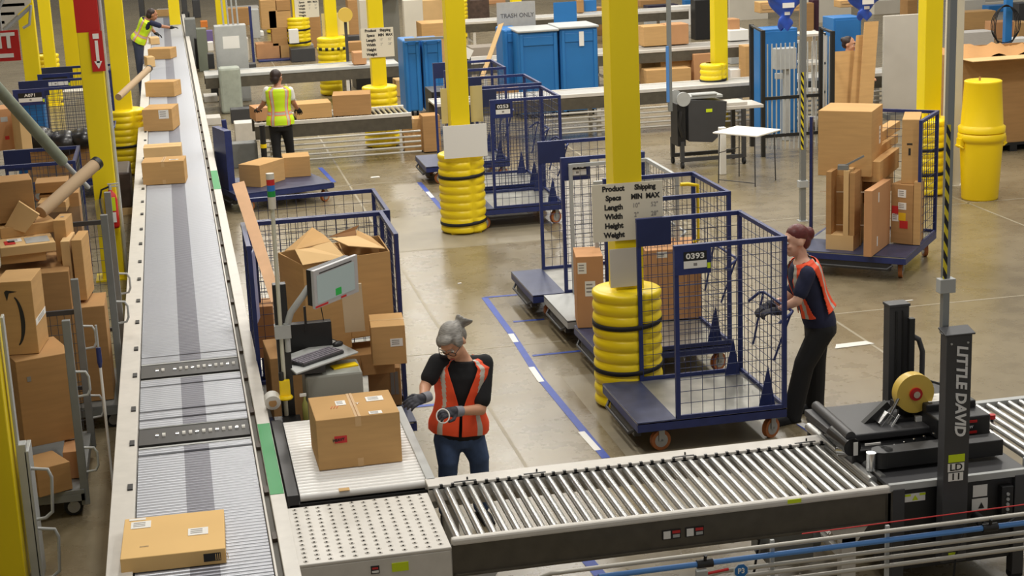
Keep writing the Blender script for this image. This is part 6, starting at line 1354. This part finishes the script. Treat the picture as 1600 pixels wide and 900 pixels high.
# clothes
b = MB(); torso(b, hip-Vector((0, 0, .04)), neck-Vector((0, 0, .005)), right, grow=.012, v0=-.0, v1=.965); b.cap(shL, shL.lerp(eL, .78), .068, .07); b.cap(shR, shR.lerp(eR, .62), .066, .066); b.cap(shL, neck+Vector((.05, .0, -.05)), .062, .05); b.cap(shR, neck+Vector((-.05, .0, -.05)), .062, .05)
remesh(part(b, 'black_shirt', BLKSH), .011, 3)
b = MB(); torso(b, hip-Vector((0, 0, .1)), hip+Vector((0, 0, .42)), right, grow=.004, v0=0, v1=.3)
for h_, k_, a_ in ((hiL, kL, aL), (hiR, kR, aR)): b.cap(h_, k_, .108, .08); b.cap(k_, a_, .075, .064)
remesh(part(b, 'jeans', JEAN), .012, 3)
part_v = fp(vest, hip, neck, right, ORANGE, SILVER, None, grow=.036, v0=.02, openw=lambda v: (3 if v < .34 else 3+(v-.34)*50), name='orange_vest')
fp(hand, wL, W(690, 645, -.4)-wL, (0, -.5, .8), -1, GLOVE, curl=.75, s=1.1, cuff=CUFFM)
fp(hand, wR, W(645, 628, -.36)-wR, (.2, -.5, .8), 1, GLOVE, curl=.55, s=1.1, cuff=CUFFM)
fp(shoe, (aL.x, aL.y+.05, 0), (.1, -1, 0), BLKPANT); fp(shoe, (aR.x, aR.y+.05, 0), (-.1, -1, 0), BLKPANT)
rg = W(692, 648, -.42); b = MB(); b.tube([rg+Vector((.045*cos(a_), .0+.02*sin(a_), .045*sin(a_)-.01)) for a_ in [2*pi*i/26 for i in range(26)]], .005, closed=True, seg=7); tag(b.build('white_ring', LABEL), 'white ring, a nearly empty tape core, held in the gloved hand', 'ring')
W1 = root

# ---- bending woman at cart 0393 -------------------------------------------
YW2 = 12.62
W = lambda px, py, dy=0: atY(px, py, YW2+dy)
root = thing('person', 'person with auburn hair, orange vest and black trousers pushing cage cart 0393', 'person', (W(1270, 600).x, YW2, 0)); holder = root
neck = W(1250, 404); hip = W(1283, 503); right = Vector((0, 1, 0)); right = Vector((.15, 1, 0))      # she faces left
hc = W(1243, 376, 0); look = Vector((-1, -.12, -.12))
shR = W(1262, 425, .17); shL = W(1262, 428, -.17); eR = W(1225, 470, .2); wR = W(1200, 478, .14); eL = W(1246, 470, -.22); wL = W(1214, 486, -.16)
b = MB(); P_, R_ = head(b, hc, look, s=1.1); b.cap(neck+Vector((.02, 0, -.03)), hc+Vector((.03, 0, -.05)), .056, .053, 14)
torso(b, hip, neck, right, grow=-.01)
b.cap(shL, eL, .05, .043); b.cap(eL, wL, .044, .03); b.cap(shR, eR, .05, .043); b.cap(eR, wR, .043, .03)
hF = hip+Vector((-.02, -.08, -.04)); hB_ = hip+Vector((.0, .09, -.04)); aF = at(1252, 655, .09); aB = at(1290, 640, .09); aF.y = YW2-.08; aB.y = YW2+.12
kF = Vector(((hF.x+aF.x)/2-.03, YW2-.09, .5)); kB = Vector(((hB_.x+aB.x)/2-.0, YW2+.1, .5))
for h_, k_, a_ in ((hF, kF, aF), (hB_, kB, aB)): b.cap(h_, k_, .085, .055); b.cap(k_, a_, .052, .036)
local(remesh(b.build('body', mat('skin_fair', (226, 176, 150), .5), root), .011), root)
fp(face_parts, P_, R_, 1.1, HAIRR)
b = MB(); b.ball(P_(0, -.02, .045), (.084, .099, .09), 24, 14, rot=R_); b.ball(P_(0, -.06, -.01), (.07, .07, .085), 20, 12, rot=R_); b.ball(P_(0, -.115, .03), (.055, .05, .06), 16, 10, rot=R_)
remesh(part(b, 'hair', HAIRR), .008, 2)
b = MB(); torso(b, hip-Vector((.0, 0, .03)), neck-Vector((0, 0, .01)), right, grow=.013, v1=.965); b.cap(shL, shL.lerp(eL, .7), .068, .064); b.cap(shR, shR.lerp(eR, .6), .066, .062); b.cap(shL, neck-Vector((-.02, .04, .05)), .06, .05); b.cap(shR, neck-Vector((-.02, -.04, .05)), .06, .05)
remesh(part(b, 'navy_shirt', NAVYSH), .011, 3)
b = MB(); torso(b, hip-Vector((-.0, 0, .1)), hip+Vector((-.05, 0, .42)), right, grow=.008, v0=0, v1=.26)
for h_, k_, a_ in ((hF, kF, aF), (hB_, kB, aB)): b.cap(h_, k_, .112, .09); b.cap(k_, a_-Vector((0, 0, .04)), .088, .084)
remesh(part(b, 'black_trousers', BLKPANT), .012, 3)
fp(vest, hip, neck, right, ORANGE, SILVER, None, grow=.034, v0=.2, openw=lambda v: 22+(v-.2)*20, name='orange_vest', side_w=34, side_c=.55, side_h=.42)
fp(hand, wL, W(1193, 488, -.14)-wL, (0, -.2, 1), 1, GLOVE, curl=.8, s=1.05, cuff=GLOVE)
fp(hand, wR, W(1186, 484, .12)-wR, (0, .2, 1), -1, GLOVE, curl=.8, s=1.05, cuff=GLOVE)
fp(shoe, (aF.x+.04, aF.y, 0), (-1, -.3, 0), BLKPANT); fp(shoe, (aB.x+.02, aB.y, 0), (-1, -.1, 0), BLKPANT)

# ---- man in yellow vest, seen from behind ---------------------------------
YW3 = 26.25
W = lambda px, py, dy=0: atY(px, py, YW3+dy)
root = thing('person', 'person in yellow green vest and black trousers seen from behind packing cartons', 'person', (W(437, 200).x, YW3, 0)); holder = root
neck = W(434, 134); hip = W(438, 194); right = Vector((1, 0, 0)); hc = W(432, 121, .03); look = Vector((.55, .8, -.1))
shL = W(417, 141); shR = W(453, 141); eL = W(412, 162, .08); wL = W(403, 172, .3); eR = W(458, 160, .05); wR = W(465, 170, .22)
b = MB(); P_, R_ = head(b, hc, look, s=1.1); b.cap(neck-Vector((0, 0, .02)), hc-Vector((0, 0, .05)), .058, .055, 14); torso(b, hip, neck, right, grow=-.008)
b.cap(shL, eL, .048, .042); b.cap(eL, wL, .042, .03); b.cap(shR, eR, .048, .042); b.cap(eR, wR, .042, .03)
hA_ = hip+Vector((-.09, 0, -.04)); hB_ = hip+Vector((.09, 0, -.04)); kA = Vector((hA_.x-.0, YW3, .5)); kB = Vector((hB_.x+.03, YW3+.06, .5)); aA = Vector((hA_.x-.0, YW3-.05, .09)); aB = Vector((hB_.x+.06, YW3+.16, .09))
for h_, k_, a_ in ((hA_, kA, aA), (hB_, kB, aB)): b.cap(h_, k_, .085, .056); b.cap(k_, a_, .052, .036)
local(remesh(b.build('body', SKIN2, root), .014), root); fp(face_parts, P_, R_, 1.1)
b = MB(); b.ball(P_(0, -.03, .035), (.09, .1, .095), 20, 12, rot=R_); b.ball(P_(0, -.06, -.02), (.08, .07, .085), 16, 10, rot=R_); remesh(part(b, 'hair', HAIRB), .01, 2)
b = MB(); torso(b, hip-Vector((0, 0, .03)), neck, right, grow=.012, v1=.965); b.cap(shL, shL.lerp(eL, .6), .06, .058); b.cap(shR, shR.lerp(eR, .6), .06, .058); remesh(part(b, 'white_shirt', LABEL), .014, 3)
b = MB(); torso(b, hip-Vector((0, 0, .1)), hip+Vector((0, 0, .42)), right, grow=.005, v0=0, v1=.3)
for h_, k_, a_ in ((hA_, kA, aA), (hB_, kB, aB)): b.cap(h_, k_, .1, .078); b.cap(k_, a_, .075, .062)
remesh(part(b, 'black_trousers', BLKPANT), .014, 3)
fp(vest, hip, neck, right, HIVIS, SILVER, PINKB, grow=.036, v0=.0, openw=lambda v: 6, pattern='yellow', name='yellow_vest')
fp(hand, wL, (-.1, 1, -.1), (0, .1, 1), 1, BLACKR, curl=.5, s=1.1); fp(hand, wR, (.3, .8, -.5), (0, .3, 1), -1, BLACKR, curl=.4, s=1.1)
fp(shoe, (aA.x, aA.y-.04, 0), (0, 1, 0), BLKPANT); fp(shoe, (aB.x, aB.y-.04, 0), (.1, 1, 0), BLKPANT)

# ---- man reaching over the long conveyor far away --------------------------
YW4 = 37.0
W = lambda px, py, dy=0: atY(px, py, YW4+dy)
root = thing('person', 'person in yellow green vest reaching across the far long conveyor', 'person', (W(222, 70).x, YW4, 0)); holder = root
hip = W(216, 64); neck = W(231, 29, -.1); right = Vector((.3, -.95, 0)); hc = W(238, 23, -.12); look = Vector((1, .25, -.35))
shR = W(237, 36, -.28); shL = W(228, 34, .15); eR = W(252, 41, -.2); wR = W(266, 43, -.1); eL = W(236, 44, .2); wL = W(243, 52, .2)
b = MB(); P_, R_ = head(b, hc, look, s=1.1); b.cap(neck, hc-Vector((0, 0, .05)), .058, .055, 12); torso(b, hip, neck, right, grow=-.008)
b.cap(shL, eL, .048, .042); b.cap(eL, wL, .042, .03); b.cap(shR, eR, .048, .042); b.cap(eR, wR, .042, .03)
hA_ = hip+Vector((-.02, -.08, -.04)); hB_ = hip+Vector((0, .09, -.04)); aA = Vector((hip.x-.02, YW4-.1, .09)); aB = Vector((hip.x+.0, YW4+.12, .09)); kA = hA_.lerp(aA, .5); kB = hB_.lerp(aB, .5)
for h_, k_, a_ in ((hA_, kA, aA), (hB_, kB, aB)): b.cap(h_, k_, .085, .056); b.cap(k_, a_, .052, .036)
local(remesh(b.build('body', SKIN2, root), .016), root); fp(face_parts, P_, R_, 1.1)
b = MB(); b.ball(P_(0, -.03, .035), (.09, .1, .095), 16, 10, rot=R_); b.ball(P_(0, -.06, -.02), (.08, .07, .085), 16, 10, rot=R_); remesh(part(b, 'hair', HAIRB), .012, 2)
b = MB(); torso(b, hip-Vector((0, 0, .03)), neck, right, grow=.012, v1=.965); b.cap(shL, shL.lerp(eL, .8), .062, .058); b.cap(shR, shR.lerp(eR, .8), .062, .058); remesh(part(b, 'navy_shirt', NAVYSH), .016, 3)
b = MB(); torso(b, hip-Vector((0, 0, .1)), hip+Vector((0, 0, .42)), right, grow=.005, v0=0, v1=.3)
for h_, k_, a_ in ((hA_, kA, aA), (hB_, kB, aB)): b.cap(h_, k_, .1, .075); b.cap(k_, a_, .072, .06)
remesh(part(b, 'blue_trousers', mat('dark_denim', (54, 62, 84), .8)), .016, 3)
fp(vest, hip, neck, right, HIVIS, SILVER, PINKB, grow=.036, v0=.0, openw=lambda v: 6, pattern='yellow', name='yellow_vest')
fp(hand, wR, (1, .1, 0), (0, 0, 1), -1, BLACKR, curl=.3, s=1.1); fp(hand, wL, (.8, .1, -.4), (0, 0, 1), 1, BLACKR, curl=.4, s=1.1)
fp(shoe, (aA.x-.04, aA.y, 0), (1, 0, 0), BLKPANT); fp(shoe, (aB.x-.04, aB.y, 0), (1, 0, 0), BLKPANT)

# ---- half hidden person behind the leaning sheets ---------------------------
YW5 = 25.9
W = lambda px, py, dy=0: atY(px, py, YW5+dy)
hc = W(1327, 69); root = thing('person', 'person with dark hair, only the head showing above the leaning cardboard sheets', 'person', (hc.x, YW5, 0)); holder = root
hc = Vector((hc.x, YW5, hc.z)); neck = hc+Vector((-.02, .02, -.16)); hip = Vector((hc.x-.02, YW5+.02, neck.z-.53)); right = Vector((-.8, .6, 0)); look = Vector((.7, -.6, -.15))
b = MB(); P_, R_ = head(b, hc, look, s=1.08); b.cap(neck-Vector((0, 0, .02)), hc-Vector((0, 0, .05)), .055, .052, 12); torso(b, hip, neck, right, grow=-.008)
shA = neck+Vector((-.15, .1, -.06)); shB = neck+Vector((.15, -.1, -.06)); eA = shA+Vector((-.03, 0, -.28)); eB = shB+Vector((.03, 0, -.28)); wA = eA+Vector((.1, -.15, -.05)); wB = eB+Vector((.1, -.15, -.05))
b.cap(shA, eA, .046, .04); b.cap(eA, wA, .04, .03); b.cap(shB, eB, .046, .04); b.cap(eB, wB, .04, .03)
for s_ in (-1, 1): b.cap(hip+Vector((s_*.08, 0, -.04)), Vector((hip.x+s_*.09, YW5, .45)), .085, .056); b.cap(Vector((hip.x+s_*.09, YW5, .45)), Vector((hip.x+s_*.09, YW5, .09)), .052, .036)
local(remesh(b.build('body', SKIN, root), .014), root); fp(face_parts, P_, R_, 1.08)
b = MB(); b.ball(P_(0, -.03, .035), (.088, .1, .095), 20, 12, rot=R_); b.ball(P_(0, -.11, .05), (.045, .045, .045), 12, 8, rot=R_); b.ball(P_(0, -.055, -.01), (.078, .07, .075), 16, 10, rot=R_); remesh(part(b, 'hair', HAIRB), .01, 2)
b = MB(); torso(b, hip, neck, right, grow=.014, v1=.96); b.cap(shA, shA.lerp(eA, .6), .06, .055); b.cap(shB, shB.lerp(eB, .6), .06, .055); remesh(part(b, 'yellow_shirt', mat('shirt_yellow_red', (226, 130, 70), .8)), .014, 3)
b = MB(); torso(b, hip-Vector((0, 0, .1)), hip+Vector((0, 0, .42)), right, grow=.005, v0=0, v1=.3)
for s_ in (-1, 1): b.cap(hip+Vector((s_*.08, 0, -.04)), Vector((hip.x+s_*.09, YW5, .45)), .098, .075); b.cap(Vector((hip.x+s_*.09, YW5, .45)), Vector((hip.x+s_*.09, YW5, .09)), .072, .06)
remesh(part(b, 'dark_trousers', BLKPANT), .014, 3)
fp(hand, wA, (.3, -1, 0), (0, 0, 1), 1, SKIN, curl=.5, name='hand'); fp(hand, wB, (.3, -1, 0), (0, 0, 1), -1, SKIN, curl=.5, name='hand')
for s_ in (-1, 1): fp(shoe, (hip.x+s_*.09, YW5+.05, 0), (.4, -1, 0), BLKPANT)
